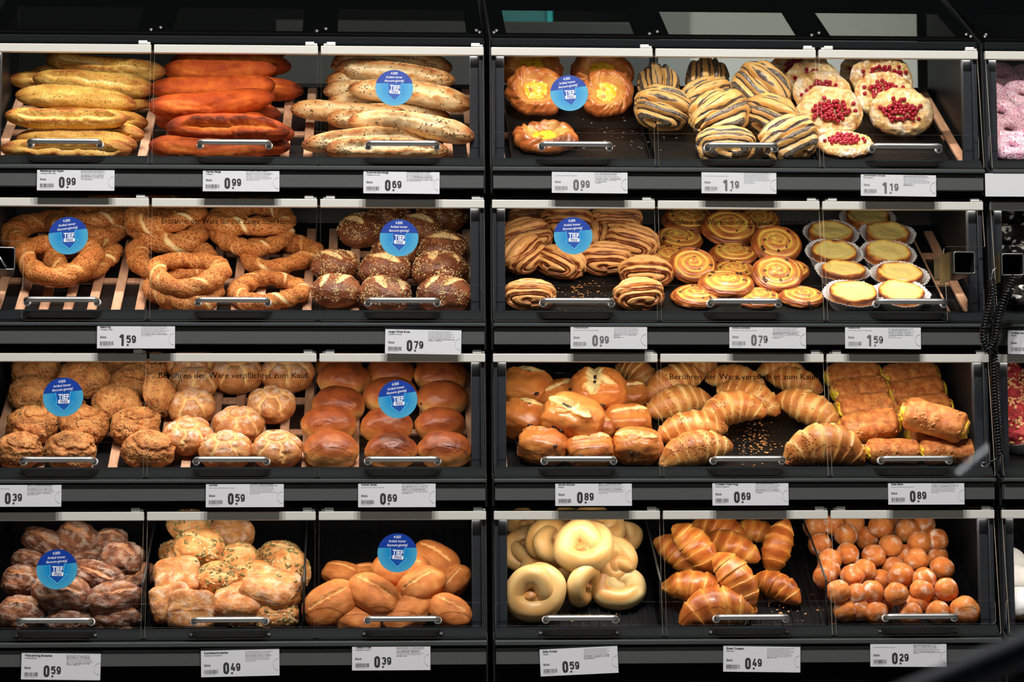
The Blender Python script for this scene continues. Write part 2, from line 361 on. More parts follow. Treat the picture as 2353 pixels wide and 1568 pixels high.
def cabinet(un, nb, label):
    X0 = (un-1)*U; X1 = X0 + nb*P
    root = bpy.data.objects.new('bakery_cabinet', None); COL.objects.link(root); root.location = (X0, 0.2, FLOOR)
    tag(root, label, 'display cabinet', 'self-service bakery cabinets'); off = Vector((-X0, -0.2, -FLOOR))
    def part(name, me, parent=None, mat=None):
        o = link(name, me, parent or root)
        if mat is not None: o.matrix_local = (Matrix.Translation(off) if parent is None else Matrix.Identity(4)) @ mat
        elif parent is None: o.location = off
        return o
    # sides, following the stepped front
    for xs, (a, b) in ((X0, (0.0006, 0.0036)), (X1, (-0.0036, -0.0006))):
        poly = [(YB, FLOOR), (YB, ZR[0]+0.21), (0.36, ZR[0]+0.195), (0.03, ZR[0]+0.02)]
        for r in range(4):
            poly += [(YR[r]+0.03, zz(r, V_RAIL[r][0]) + 0.005), (YR[r]+0.012, zz(r, V_PANE[r]) + 0.01), (YR[r]-0.012, zz(r, V_PANE[r])-0.004), (YR[r]-0.012, zz(r, V_FASC[r][1])-0.012)]
        poly += [(YR[3]-0.01, FLOOR)]
        part('side_panel', prism('side_panel', poly, 'x', xs+a, xs+b, M['black']))
    # back: closed up to the rear edge of the top tray, glass above it
    ztop = TRAY0[0][2] + 0.44*math.tan(TILT) + 0.0
    part('back_panel', box_mesh('back_panel', (X0+0.004, X1-0.004, YB, YB+0.01, FLOOR, ztop), M['black']))
    part('back_glass', box_mesh('back_glass', (X0+0.004, X1-0.004, YB+0.002, YB+0.006, ztop, ZR[0]+0.20), M['smoke']))
    part('base', box_mesh('base', (X0+0.004, X1-0.004, YR[3]+0.0, YB-0.001, FLOOR, zz(3, V_FASC[3][1])-0.03), M['print'], 0.002))
    for r in range(4):
        t0 = TRAY0[r]; z0 = t0[2]-0.012
        # sloping shelf plate
        dz = (YB-0.004-t0[1])*math.tan(TILT)
        part('shelf', prism('shelf', [(t0[1]-0.004, z0-0.004), (YB-0.002, z0+dz-0.004), (YB-0.002, z0+dz-0.016), (t0[1]-0.004, z0-0.02)], 'x', X0+0.0045, X1-0.0045, M['shelf']))
        # front lip, projecting shelf edge, price fascia, near-black panel painting the gap's shade
        zl = zz(r, V_TRAY[r], -0.006); zb = zz(r, V_PANE[r], -0.02)
        part('front_lip', prism('front_lip', [(YR[r]+0.002, zl-0.002), (YR[r]-0.002, zl), (YR[r]-0.008, zl-0.001), (YR[r]-0.026, zb+0.002), (YR[r]-0.026, zb-0.004), (YR[r]+0.002, zb-0.004)], 'x', X0+0.004, X1-0.004, M['lip']))
        s0, s1 = (zz(r, v, -0.04) for v in V_STRIP[r])
        part('shelf_edge', prism('shelf_edge', [(YR[r]-0.012, s0+0.003), (YR[r]-0.0385, s0+0.0005), (YR[r]-0.040, s0-0.001), (YR[r]-0.040, s1+0.001), (YR[r]-0.0385, s1), (YR[r]-0.012, s1-0.002)], 'x', X0+0.0035, X1-0.0035, M['strip']))
        f0, f1 = (zz(r, v, -0.03) for v in V_FASC[r])
        fp = rrect(X0+0.005, X1-0.005, f1, f0, 0.004, (0, 0, 1, 1))
        part('price_fascia', prism('price_fascia', fp, 'y', YR[r]-0.032, YR[r]-0.012, M['fascia']))
        part('gap_shade_panel', box_mesh('gap_shade_panel', (X0+0.004, X1-0.004, YR[r]-0.012, YR[r]+0.0, f1-(0.014 if r < 3 else 0.06), s1-0.002), M['print']))
        # black panels painting the shade of finger recesses below handles (and small rivets on the bottom shelf)
        for b in range(nb):
            xc = X0+(b+0.5)*P; q0 = np.array([YR[r]-0.0092, zl-0.0025]); q1 = np.array([YR[r]-0.0264, zb+0.0035]); V = []
            for (dx, t) in ((-0.079, 0), (0.079, 0), (0.072, 0.75), (0.062, 1.0), (-0.062, 1.0), (-0.072, 0.75)):
                yz = q0+(q1-q0)*t; V.append((xc+dx, yz[0], yz[1]))
            V += [(x, y+0.001, z-0.001) for x, y, z in V]
            part('grip_recess_shade', new_mesh('grip_recess_shade', V, [[5, 4, 3, 2, 1, 0]]+[[i, (i+1) % 6, 6+(i+1) % 6, 6+i] for i in range(6)], M['print']))
            if r == 3:
                for s in (-0.075, 0.075): part('rivet', SCREW_DARK, None, Matrix.Translation((xc+s, YR[r]-0.0235, zb+0.0085)) @ Matrix.Rotation(R(60), 4, 'X'))
        # posts at both ends of the opening
        zlow = zl - 0.01
        for xs, sg in ((X0, 1), (X1, -1)):
            for (o0, w_, yy, d_) in ((0.004, 0.0075, 0.008, 0.02), (0.0125, 0.0175, 0.02, 0.02)):
                xa, xb = sorted((xs+sg*o0, xs+sg*(o0+w_)))
                part('end_post', box_mesh('end_post', (xa, xb, YR[r]+yy, YR[r]+yy+d_, zlow, ZR[r]+0.004), M['post'], 0.001))
        part('led_housing', box_mesh('led_housing', (X0+0.02, X1-0.02, YR[r]+0.016, YR[r]+0.04, ZR[r]-0.0105, ZR[r]+0.002), M['black'], 0.001))
        # low acrylic guards behind the doors: two per cabinet
        gt, gb = zz(r, V_TRAY[r]-57, 0.0), zz(r, V_TRAY[r]-3, 0.0)
        for (ga, gz) in ([(X0+0.006, (X0+X1)/2-0.0016), ((X0+X1)/2+0.0016, X1-0.006)] if nb > 1 else [(X0+0.006, X1-0.006)]):
            part('front_guard', prism('front_guard', rrect(ga, gz, gb, gt, 0.006, (1, 1, 1, 1)), 'y', YR[r]-0.0045, YR[r]-0.002, [M['guard'], M['gedge']], 1))
        for b in range(nb):
            xa, xb = X0+b*P+GAP/2, X0+(b+1)*P-GAP/2
            # flap door: pane, rail, handle with mounts, hinge clip
            up, n, L = pane_basis(r)
            pa, pb = xa+0.001, xb-0.001
            poly = rrect(pa-(xa+xb)/2, pb-(xa+xb)/2, 0.0, L, 0.006, (1, 1, 0, 0))
            hw = (pb-pa)/2
            if (un, b, r) == (1, 2, 1):
                nx = at_y(2172, 650, YR[1]-0.02)[0]-(xa+xb)/2; ny = 0.66*L
                poly = rrect(-hw, nx, 0, ny, 0.006, (1, 1, 0, 0))[:-2] + [(nx+0.009*(1-math.cos(R(a))), ny-0.009+0.009*math.sin(R(a))) for a in (0, 30, 60, 90)] + [(hw, ny), (hw, L), (-hw, L)]
            if (un, b, r) == (0, 0, 1):
                nx = at_y(53, 650, YR[1]-0.02)[0]-(xa+xb)/2; ny = 0.68*L
                poly = [(nx, ny-0.009)] + [(-hw, L)] if False else [(hw, L), (-hw, L), (-hw, ny)] + [(nx-0.009+0.009*math.sin(R(a)), ny-0.009+0.009*math.cos(R(a))) for a in (0, 30, 60, 90)] + rrect(nx, hw, 0, ny, 0.006, (1, 1, 0, 0))[:-2]
            base = np.array([(xa+xb)/2, *PANE[r][1]])
            d = part('flap_door', prism('flap_door', poly, 'z', -0.002, 0.002, [M['pane'], M['edge']], 1), None, pane_mat(r, base))
            inv = pane_mat(r, base).inverted()
            def sub(name, me, mat): return part(name, me, d, inv @ mat)
            zt, zbm = ZR[r], zz(r, V_RAIL[r][1])
            sub('door_rail', box_mesh('door_rail', (xa, xb, YR[r], YR[r]+0.012, zbm, zt), M['rail'], 0.0012), Matrix.Identity(4))
            uc = {0: 538, 1: 1696, 2: 2850}[un]
            hx = (xa+xb)/2 + (0.003 if un == 1 else 0.0) + (0.0 if (un, b) != (0, 0) else 0.0)
            hp = on_pane(r, UREF, HANDLE_V[r]+6); hp[0] = hx
            hm = pane_mat(r, hp)
            sub('handle', HANDLE, hm)
            for s in (-1, 1): sub('handle_mount', MOUNT, hm @ Matrix.Translation((s*0.0685, 0, 0.0035)))
            sub('hinge_clip', CLIP, Matrix.Translation((xb-0.012, YR[r]+0.006, ZR[r]+0.0005)))
            if b in (0, 2) and nb > 1 and b == 2: sub('hinge_clip', CLIPL, Matrix.Translation((xa+0.016, YR[r]+0.006, ZR[r]+0.0005)))
            if b == 1 and (r, un) in LETTERS:
                s, u0, u1, v0 = LETTERS[(r, un)]
                p0 = on_pane(r, u0, v0, 0.0024); p1 = on_pane(r, u1, v0, 0.0024)
                me = text_mesh(s, 0.0165, M['glyph'], 0.0)
                wd = max(v.co.x for v in me.vertices); me.transform(Matrix.Diagonal(((p1[0]-p0[0])/wd, 1.0, 1, 1)))
                sub('lettering', me, pane_mat(r, p0))
    # slanting glass canopy with a printed black border
    cy0, cz0 = 0.012, zz(0, 93); ca = R(26.5); cl = 0.40
    cm = Matrix(((1, 0, 0, X0), (0, math.cos(ca), -math.sin(ca), cy0), (0, math.sin(ca), math.cos(ca), cz0+0.012), (0, 0, 0, 1)))
    can = part('canopy', box_mesh('canopy', (0.003, nb*P-0.003, 0, cl, -0.003, 0.003), M['smoke'], 0), None, cm)
    bm = bmesh.new(); xs = [0.003]
    y1, y2 = 0.038, 0.232
    for b in range(nb):
        wa, wb = b*P+0.036, (b+1)*P-0.036
        add_box(bm, xs[-1], wa, y1, y2, 0.0032, 0.0042); xs.append(wb)
    add_box(bm, xs[-1], nb*P-0.003, y1, y2, 0.0032, 0.0042)
    add_box(bm, 0.003, nb*P-0.003, 0.0, y1, 0.0032, 0.0042); add_box(bm, 0.003, nb*P-0.003, y2, cl, 0.0032, 0.0042)
    me = bm_mesh('canopy_border', bm, M['print']); part('canopy_border', me, can, Matrix.Translation((0, 0, -0.0075)))
    bm = bmesh.new(); add_box(bm, 0.003, nb*P-0.003, 0.0045, 0.034, -0.0165, 0.0, 0.003)
    part('canopy_edge', bm_mesh('canopy_edge', bm, M['lip']), None, Matrix.Translation((X0, 0.0, cz0+0.0065)))
    for b in range(nb+1):
        for sx, yy in (((0.010, 0.018), (0.016, 0.034)) if b == 0 else ((-0.010, 0.018), (-0.016, 0.034)) if b == nb else ((-0.006, 0.018), (0.012, 0.036))):
            part('screw', SCREW, can, Matrix.Translation((b*P+sx, yy, 0.004)))
    return root
CAB = [cabinet(0, 3, 'black bakery cabinet on the left, holding bread sticks, sesame rings and rolls'),
       cabinet(1, 3, 'black bakery cabinet in the middle, holding danishes, croissants and dough balls'),
       cabinet(2, 1, 'black bakery cabinet cut off at the right edge, holding donuts and muffins')]
# ------------------------------------------------------------------ numeric helpers for dough shapes
_rs = np.random.RandomState(7)
_PERM = _rs.permutation(4096); _G = _rs.normal(size=(4096, 3)); _G /= np.linalg.norm(_G, axis=1)[:, None]
def pnoise(X, seed=0):
    X = np.asarray(X, float) + seed*17.31; I = np.floor(X).astype(np.int64); f = X - I; w_ = f*f*f*(f*(f*6-15)+10)
    def g(dx, dy, dz):
        h = _PERM[(_PERM[(_PERM[(I[:, 0]+dx) & 4095] + I[:, 1]+dy) & 4095] + I[:, 2]+dz) & 4095]
        return np.einsum('ij,ij->i', _G[h], f - np.array([dx, dy, dz]))
    l = lambda a, b, t: a + t*(b-a)
    x00 = l(g(0, 0, 0), g(1, 0, 0), w_[:, 0]); x10 = l(g(0, 1, 0), g(1, 1, 0), w_[:, 0])
    x01 = l(g(0, 0, 1), g(1, 0, 1), w_[:, 0]); x11 = l(g(0, 1, 1), g(1, 1, 1), w_[:, 0])
    return l(l(x00, x10, w_[:, 1]), l(x01, x11, w_[:, 1]), w_[:, 2])*1.6
def fbm(X, scale, octv=3, seed=0, gain=0.5):
    o = 0; a = 1.0; X = np.asarray(X)*scale
    for k in range(octv): o = o + a*pnoise(X*2**k, seed+k*3); a *= gain
    return o
def sst(x, a, b):
    t = np.clip((x-a)/(b-a), 0, 1); return t*t*(3-2*t)
_SPH = {}
def sphere(res):
    if res not in _SPH:
        bm = bmesh.new(); bmesh.ops.create_icosphere(bm, subdivisions=res, radius=1.0); bm.verts.ensure_lookup_table()
        V = np.array([v.co[:] for v in bm.verts]); F = [[v.index for v in f.verts] for f in bm.faces]; bm.free(); _SPH[res] = (V, F)
    return _SPH[res]
def blob(dx, dy, dz, p=2.2, flat=0.35, seed=0, lump=0.06, lumps=2.2, fine=0.012, res=6):
    D, F = sphere(res)
    r = (np.abs(D)**p).sum(1)**(-1/p)
    V = D*r[:, None]
    V = V*(1+lump*fbm(D, lumps, 2, seed)+fine*fbm(D, 9, 3, seed+5))[:, None]
    fl = -1+flat; low = V[:, 2] < fl
    V[low, 2] = fl + (V[low, 2]-fl)*0.25
    V = V*np.array([dx, dy, dz])/2
    return V, F, D
def seg_dist(P2, a, b):
    a, b = np.array(a), np.array(b); ab = b-a; t = np.clip(((P2-a)@ab)/(ab@ab), 0, 1)
    q = a+t[:, None]*ab; return np.linalg.norm(P2-q, axis=1), t
def slash(V, D, tone, a, b, w_, depth, seed=0, pale=0.05, ragged=0.5, lip=0.25):
    """open cut across the upper side between two points given in unit (x, y) of the direction sphere"""
    d, t = seg_dist(D[:, :2], a, b); d = d*(1+ragged*fbm(D, 5, 2, seed)); up = D[:, 2] > -0.1
    ww = w_*(0.35+0.65*np.sqrt(np.clip(1-(2*t-1)**2, 0, 1)))
    k = np.exp(-(d/ww)**2)*up
    nrm = V/np.linalg.norm(V, axis=1)[:, None]
    edge = np.exp(-((d-1.5*ww)/(0.6*ww))**2)*up
    V = V - nrm*(depth*k)[:, None] + nrm*(depth*lip*edge)[:, None]
    m = sst(1.15*ww-d, -0.35*w_, 0.2*w_)*up
    tone = tone*(1-m)+pale*m
    return V, tone
def grid_faces(n, m, closed_u=False):
    F = []
    for i in range(n if closed_u else n-1):
        j = (i+1) % n
        for k in range(m): F.append([i*m+k, i*m+(k+1) % m, j*m+(k+1) % m, j*m+k])
    return F
def sweep(path, radf, nV=40, sec=None, closed=False):
    """tube along path (n,3) with frames; radf(t, phi) array of radii; returns V, F, T (0..1 along), PH"""
    path = np.asarray(path, float); n = len(path)
    T = (np.roll(path, -1, 0)-np.roll(path, 1, 0)) if closed else np.gradient(path, axis=0)
    T /= np.linalg.norm(T, axis=1)[:, None]
    up = np.array([0, 0, 1.0]); tt = np.arange(n)/(n if closed else n-1); ph = 2*np.pi*np.arange(nV)/nV
    Bs = np.cross(T, up); bl = np.linalg.norm(Bs, axis=1)[:, None]; Bs = Bs/np.maximum(bl, 1e-6); Ns = np.cross(Bs, T)
    Tg, Ph = np.meshgrid(tt, ph, indexing='ij'); rad = radf(Tg.ravel(), Ph.ravel()).reshape(n, nV)
    ca, sa = np.cos(ph), np.sin(ph)
    sy, sz = sec or (1.0, 1.0)
    V = path[:, None, :] + rad[:, :, None]*(sy*ca[None, :, None]*(-Bs[:, None, :]) + sz*sa[None, :, None]*Ns[:, None, :])
    F = grid_faces(n, nV, closed)
    if not closed: F += [list(range(nV))[::-1], [(n-1)*nV+k for k in range(nV)]]
    return V.reshape(-1, 3), F, Tg.ravel(), Ph.ravel()
def revolve(prof, nT=120):
    """closed solid of revolution about z; prof (n,2) of (rho, z) from top axis to bottom axis; returns V,F,S,TH"""
    prof = np.asarray(prof, float); n = len(prof); th = 2*np.pi*np.arange(nT)/nT
    Sg, Th = np.meshgrid(np.linspace(0, 1, n), th, indexing='ij'); rho = prof[:, 0][:, None]+0*Th; z = prof[:, 1][:, None]+0*Th
    return np.stack([(rho*np.cos(Th)).ravel(), (rho*np.sin(Th)).ravel(), z.ravel()], 1), [f[::-1] for f in grid_faces(n, nT)], Sg.ravel(), Th.ravel()
def scatter(me, seed, n, mask, dims, jitter=0.3, lift=0.3, res=1, maxtry=40):
    """n small ellipsoid grains on mesh me where mask(co, normal)>rand; returns V,F"""
    rnd = np.random.RandomState(seed)
    co = np.zeros(len(me.vertices)*3); me.vertices.foreach_get('co', co); co = co.reshape(-1, 3)
    no = np.zeros(len(me.vertices)*3); me.vertex_normals.foreach_get('vector', no); no = no.reshape(-1, 3)
    p = np.clip(mask(co, no), 0, None); p = p/p.sum(); idx = rnd.choice(len(co), size=n, replace=False if (p > 0).sum() > n else True, p=p)
    D, F0 = sphere(res); V = []; F = []
    for i in idx:
        nn = no[i]; a = rnd.normal(size=3); a -= nn*np.dot(a, nn); a /= np.linalg.norm(a); b = np.cross(nn, a)
        s = 1+jitter*(rnd.rand()-0.5)*2
        nt = nn + 0.25*rnd.normal(size=3)*jitter; nt /= np.linalg.norm(nt)
        g = (D[:, :1]*dims[0]*a + D[:, 1:2]*dims[1]*b + D[:, 2:]*dims[2]*nt)*s + co[i] + nn*dims[2]*lift
        base = len(V)*len(D); V.append(g); F += [[q+base for q in f] for f in F0]
    return np.concatenate(V), F
# ------------------------------------------------------------------ dough materials
c_ = lin
BM = {}
BM['corn'] = bread('corn_crust', [(0.0, c_(248, 220, 158)), (0.25, c_(230, 188, 104)), (0.55, c_(208, 156, 74)), (0.8, c_(178, 106, 52)), (1.0, c_(120, 62, 28))], 45, 0.26, 0.08,
                   specks=((300, 0.34, c_(60, 46, 30)), (180, 0.20, c_(44, 34, 26))), bscale=240, bstr=0.6)
BM['paprika'] = bread('paprika_crust', [(0.0, c_(232, 142, 64)), (0.3, c_(196, 92, 31)), (0.6, c_(164, 63, 19)), (1.0, c_(84, 26, 9))], 55, 0.32, 0.06, bscale=650, bstr=0.7, specks=((800, 0.30, c_(222, 122, 54)),))
BM['caraway'] = bread('caraway_crust', [(0.0, c_(244, 222, 184)), (0.35, c_(228, 196, 148)), (0.6, c_(210, 160, 104)), (0.85, c_(184, 112, 62)), (1.0, c_(140, 78, 42))], 38, 0.25, 0.06, bscale=200, bstr=0.3)
BM['seed_dark'] = plain('caraway_seed', lin(88, 66, 38), 0.5)
BM['sesame'] = bread('sesame_ring_crust', [(0.0, c_(250, 224, 170)), (0.2, c_(240, 198, 134)), (0.4, c_(220, 150, 86)), (0.7, c_(202, 124, 64)), (1.0, c_(146, 76, 34))], 60, 0.18, 0.1, bscale=500, bstr=0.5,
                     fine=(330, c_(150, 80, 36), 0.46, 0.74))
BM['pretzel'] = bread('pretzel_crust', [(0.0, c_(236, 206, 150)), (0.2, c_(204, 152, 92)), (0.4, c_(150, 88, 52)), (0.7, c_(116, 62, 34)), (1.0, c_(66, 33, 17))], 50, 0.26, 0.12, rough=0.48, coat=0.06, bscale=120, bstr=0.4)
BM['sesame_seed'] = plain('sesame_seed', lin(226, 196, 140), 0.5)
BM['danish'] = bread('glazed_danish', [(0.0, c_(244, 200, 120)), (0.3, c_(222, 152, 78)), (0.6, c_(196, 108, 52)), (1.0, c_(132, 60, 26))], 40, 0.3, 0.1, rough=0.28, coat=0.6, bscale=110, bstr=0.5)
BM['custard'] = bread('yellow_custard', [(0.0, c_(250, 214, 70)), (0.6, c_(244, 194, 44)), (0.85, c_(214, 140, 40)), (1.0, c_(150, 84, 30))], 90, 0.35, 0.0, rough=0.3, coat=0.5, bscale=160, bstr=0.6)
BM['poppy'] = bread('poppy_roll_dough', [(0.0, c_(60, 48, 46)), (0.28, c_(84, 66, 58)), (0.42, c_(238, 192, 128)), (0.7, c_(238, 180, 100)), (1.0, c_(206, 130, 66))], 320, 0.10, 0.0, rough=0.35, coat=0.35, bscale=420, bstr=0.5,
                    flour=c_(206, 190, 168), fl_scale=420, fl_amt=0.75)
BM['cinnamon'] = bread('cinnamon_roll_dough', [(0.0, c_(92, 42, 20)), (0.25, c_(150, 78, 38)), (0.42, c_(232, 160, 92)), (0.65, c_(246, 184, 114)), (0.85, c_(212, 134, 70)), (1.0, c_(150, 84, 40))], 60, 0.16, 0.12, rough=0.42, coat=0.2, bscale=200, bstr=0.4)
BM['crumble'] = bread('iced_crumble', [(0.0, c_(250, 226, 170)), (0.4, c_(236, 196, 128)), (0.7, c_(216, 150, 84)), (1.0, c_(170, 96, 46))], 70, 0.3, 0.0, flour=c_(252, 242, 226), fl_scale=130, fl_amt=0.85, rough=0.3, coat=0.4, bscale=170, bstr=0.7)
BM['currant'] = plain('redcurrant_skin', (0.40, 0.010, 0.026), 0.15, coat=0.5)
BM['donut'] = bread('donut_dough', [(0.0, c_(244, 206, 150)), (0.5, c_(222, 164, 100)), (1.0, c_(178, 110, 58))], 50, 0.2, 0.0, bscale=150)
BM['pink'] = bread('pink_icing', [(0.0, c_(240, 214, 222)), (0.5, c_(232, 184, 204)), (1.0, c_(222, 150, 186))], 40, 0.35, 0.0, rough=0.3, coat=0.3,
                   specks=((260, 0.42, c_(70, 26, 60)), (300, 0.40, c_(190, 40, 70)), (340, 0.42, c_(250, 244, 246))), bscale=220, bstr=0.6)
BM['cookie'] = bread('cookie_icing', [(0.0, c_(20, 18, 18)), (0.62, c_(28, 25, 25)), (0.7, c_(210, 208, 208)), (1.0, c_(236, 236, 236))], 75, 0.75, 0.0, rough=0.6, bscale=200, bstr=0.8)
BM['snail'] = bread('snail_pastry', [(0.0, c_(244, 206, 88)), (0.25, c_(240, 194, 96)), (0.5, c_(230, 160, 80)), (0.75, c_(202, 116, 56)), (1.0, c_(140, 70, 32))], 70, 0.18, 0.1, rough=0.3, coat=0.5, bscale=200, bstr=0.4)
BM['raisin'] = plain('raisin', lin(76, 38, 24), 0.5, coat=0.0, noise=0.4, nscale=400)
BM['tart'] = bread('cheesecake', [(0.0, c_(246, 224, 142)), (0.35, c_(246, 214, 118)), (0.55, c_(240, 176, 78)), (0.75, c_(206, 120, 56)), (1.0, c_(112, 54, 26))], 40, 0.12, 0.05, rough=0.45, coat=0.1, bscale=90, bstr=0.25)
BM['grain'] = bread('wholegrain_crust', [(0.0, c_(226, 172, 112)), (0.35, c_(208, 144, 86)), (0.65, c_(180, 110, 60)), (1.0, c_(112, 60, 30))], 55, 0.35, 0.12, specks=((330, 0.34, c_(92, 58, 34)), (420, 0.30, c_(226, 188, 130))), bscale=170, bstr=0.7)
BM['grain_seed'] = plain('mixed_grain', lin(214, 172, 108), 0.45)
BM['dark_seed'] = plain('linseed', lin(84, 54, 32), 0.35)
BM['flower'] = bread('flower_roll_crust', [(0.0, c_(246, 208, 150)), (0.3, c_(226, 168, 104)), (0.6, c_(202, 132, 76)), (1.0, c_(150, 84, 46))], 60, 0.25, 0.08, flour=c_(248, 232, 212), fl_scale=380, fl_amt=0.8, bscale=260, bstr=0.45)
BM['brioche'] = bread('brioche_crust', [(0.0, c_(238, 196, 126)), (0.3, c_(224, 160, 90)), (0.55, c_(196, 116, 58)), (0.8, c_(160, 80, 38)), (1.0, c_(106, 46, 22))], 22, 0.16, 0.12, rough=0.42, coat=0.14, bscale=160, bstr=0.12)
BM['choc'] = bread('brioche_orange_crust', [(0.0, c_(250, 222, 158)), (0.22, c_(240, 196, 122)), (0.45, c_(218, 138, 66)), (0.75, c_(184, 96, 42)), (1.0, c_(126, 58, 26))], 24, 0.26, 0.08, rough=0.36, coat=0.25, bscale=150, bstr=0.18)
BM['chip'] = plain('chocolate_chip', lin(48, 26, 20), 0.35)
BM['croissant'] = bread('croissant_crust', [(0.0, c_(250, 218, 156)), (0.25, c_(238, 188, 116)), (0.5, c_(216, 146, 76)), (0.75, c_(190, 108, 48)), (1.0, c_(132, 64, 26))], 30, 0.2, 0.08, rough=0.4, coat=0.15, bscale=130, bstr=0.3, stretch=(3.2, 1, 1))
BM['butter'] = bread('butter_croissant_crust', [(0.0, c_(248, 206, 128)), (0.25, c_(232, 170, 84)), (0.5, c_(206, 124, 52)), (0.75, c_(176, 90, 34)), (1.0, c_(122, 54, 20))], 30, 0.2, 0.1, rough=0.34, coat=0.3, bscale=130, bstr=0.3, stretch=(3.2, 1, 1))
BM['nut'] = plain('chopped_nut', lin(168, 98, 50), 0.5)
BM['pudding'] = bread('flaky_roll_crust', [(0.0, c_(250, 214, 146)), (0.3, c_(236, 176, 102)), (0.55, c_(214, 136, 72)), (0.8, c_(180, 100, 50)), (1.0, c_(122, 58, 28))], 70, 0.40, 0.1, rough=0.52, coat=0.06, bscale=170, bstr=0.9)
BM['vanilla'] = plain('vanilla_pudding', lin(240, 212, 40), 0.3, noise=0.1, nscale=120)
BM['almond'] = plain('almond_flake', lin(206, 140, 78), 0.5)
BM['muffin'] = bread('red_muffin', [(0.0, c_(206, 84, 78)), (0.5, c_(160, 44, 50)), (1.0, c_(100, 22, 32))], 60, 0.3, 0.0, bscale=200, bstr=0.7)
BM['streusel'] = plain('streusel_crumb', lin(226, 168, 120), 0.6)
BM['walnut'] = bread('rye_walnut_crust', [(0.0, c_(200, 142, 98)), (0.3, c_(146, 94, 66)), (0.6, c_(108, 66, 48)), (1.0, c_(60, 36, 26))], 45, 0.3, 0.1, flour=c_(200, 178, 162), fl_scale=300, fl_amt=0.5, rough=0.75, bscale=200, bstr=0.6)
BM['pump'] = bread('pumpkin_seed_crust', [(0.0, c_(238, 202, 146)), (0.35, c_(216, 158, 98)), (0.65, c_(188, 118, 64)), (1.0, c_(130, 72, 36))], 42, 0.36, 0.08, flour=c_(240, 210, 184), fl_scale=420, fl_amt=0.7, bscale=180, bstr=0.55)
BM['green'] = plain('pumpkin_seed', lin(136, 122, 72), 0.4, noise=0.25, nscale=300)
BM['oat'] = plain('sunflower_seed', lin(222, 190, 140), 0.5)
BM['tuscan'] = bread('herb_roll_crust', [(0.0, c_(246, 208, 146)), (0.3, c_(228, 162, 96)), (0.6, c_(202, 120, 60)), (1.0, c_(136, 70, 32))], 30, 0.3, 0.08, specks=((260, 0.14, c_(120, 76, 40)),), bscale=240, bstr=0.3)
BM['knot'] = bread('sweet_knot_crust', [(0.0, c_(250, 226, 166)), (0.35, c_(240, 204, 138)), (0.6, c_(224, 170, 100)), (0.8, c_(204, 134, 70)), (1.0, c_(160, 88, 42))], 24, 0.14, 0.06, rough=0.4, coat=0.2, bscale=120, bstr=0.12)
BM['ball'] = bread('fried_dough', [(0.0, c_(236, 160, 84)), (0.4, c_(214, 124, 56)), (0.7, c_(186, 92, 38)), (1.0, c_(136, 58, 24))], 40, 0.18, 0.14, flour=c_(244, 226, 208), fl_scale=700, fl_amt=0.9, bscale=500, bstr=0.4)
BM['powder'] = bread('powdered_donut', [(0.0, c_(244, 212, 150)), (0.5, c_(226, 176, 112)), (1.0, c_(180, 120, 66))], 40, 0.2, 0.0, flour=c_(246, 244, 244), fl_scale=160, fl_amt=1.0, bscale=300, bstr=0.3)
# ------------------------------------------------------------------ prototypes: each returns [(part name, mesh, kind), ...], nominal length, half height
PRO = {}
def rec(kind, parts, nom, hh): PRO.setdefault(kind, []).append((parts, nom, hh))
def mk(name, V, F, mat, tone, flour=None):
    a = {'tone': np.clip(tone, 0, 1)}
    if flour is not None: a['flour'] = np.clip(flour, 0, 1)
    return new_mesh(name, V, F, mat, a, smooth=True)
def stick(kind, matk, seed, L=0.27, d=0.050, crack=0.6, bend=0.004, cav=0.010):
    n, m = 120, 64; t = np.linspace(-1, 1, n); rnd = np.random.RandomState(seed); b0 = rnd.uniform(-1, 1)*bend; b1 = rnd.uniform(-1, 1)*0.008
    path = np.stack([t*L/2, b0*(1-t*t)*2+0.004*np.sin(3*t+seed), b1*t*t], 1)
    ph0 = R(140+rnd.uniform(-16, 16)); wob = rnd.uniform(0, 9)
    T = {}
    def rf(tt, ph):
        x = 2*tt-1; r = d/2*np.clip(1-np.abs(x)**4.2, 0, 1)**0.55*(1+0.07*np.sin(2.3*x+wob))
        Q = np.stack([x*3.2, np.cos(ph), np.sin(ph)], 1)
        r = r*(1+0.06*fbm(Q, 1.3, 2, seed)+0.020*fbm(Q, 6, 3, seed+2)+0.012*fbm(Q, 17, 2, seed+3))
        c = ph0+0.16*np.sin(2.2*x+wob)+0.22*fbm(np.stack([x*3, 0*x, 0*x], 1), 1.2, 2, seed+9)
        dd = np.abs((ph-c+np.pi) % (2*np.pi)-np.pi); dd = dd*(1+0.28*fbm(Q, 3.5, 2, seed+4))
        ext = sst(np.cos((x-0.05)*np.pi/2*1.12), 0.12, 0.5)*crack
        wv = 0.26*(0.4+ext)
        k = np.exp(-(dd/wv)**2)*ext; ed = np.exp(-((dd-1.7*wv)/(0.55*wv))**2)*ext
        T['t'] = 0.36+0.45*sst(np.abs(x), 0.66, 1.0)+0.42*ed-0.38*k+0.16*sst(np.sin(ph), 0.5, 1)+0.22*fbm(Q, 1.1, 3, seed+6)
        return np.maximum(r-cav*k+0.0018*ed, 0.0004)
    V, F, _, _ = sweep(path, rf, m, (1.08, 0.94))
    me = mk('bread_stick', V, F, BM[matk], T['t'])
    parts = [('body', me, None)]
    if kind == 'caraway':
        Vs, Fs = scatter(me, seed+50, 190, lambda c, nn: (nn[:, 2] > -0.3)*np.clip(0.6+1.6*fbm(c, 28, 2, seed), 0.05, 2), (0.0026, 0.0007, 0.0006))
        parts.append(('caraway_seed_topping', new_mesh('caraway_seed_topping', Vs, Fs, BM['seed_dark'], smooth=True), 'stuff'))
    rec(kind, parts, L, d*0.47)
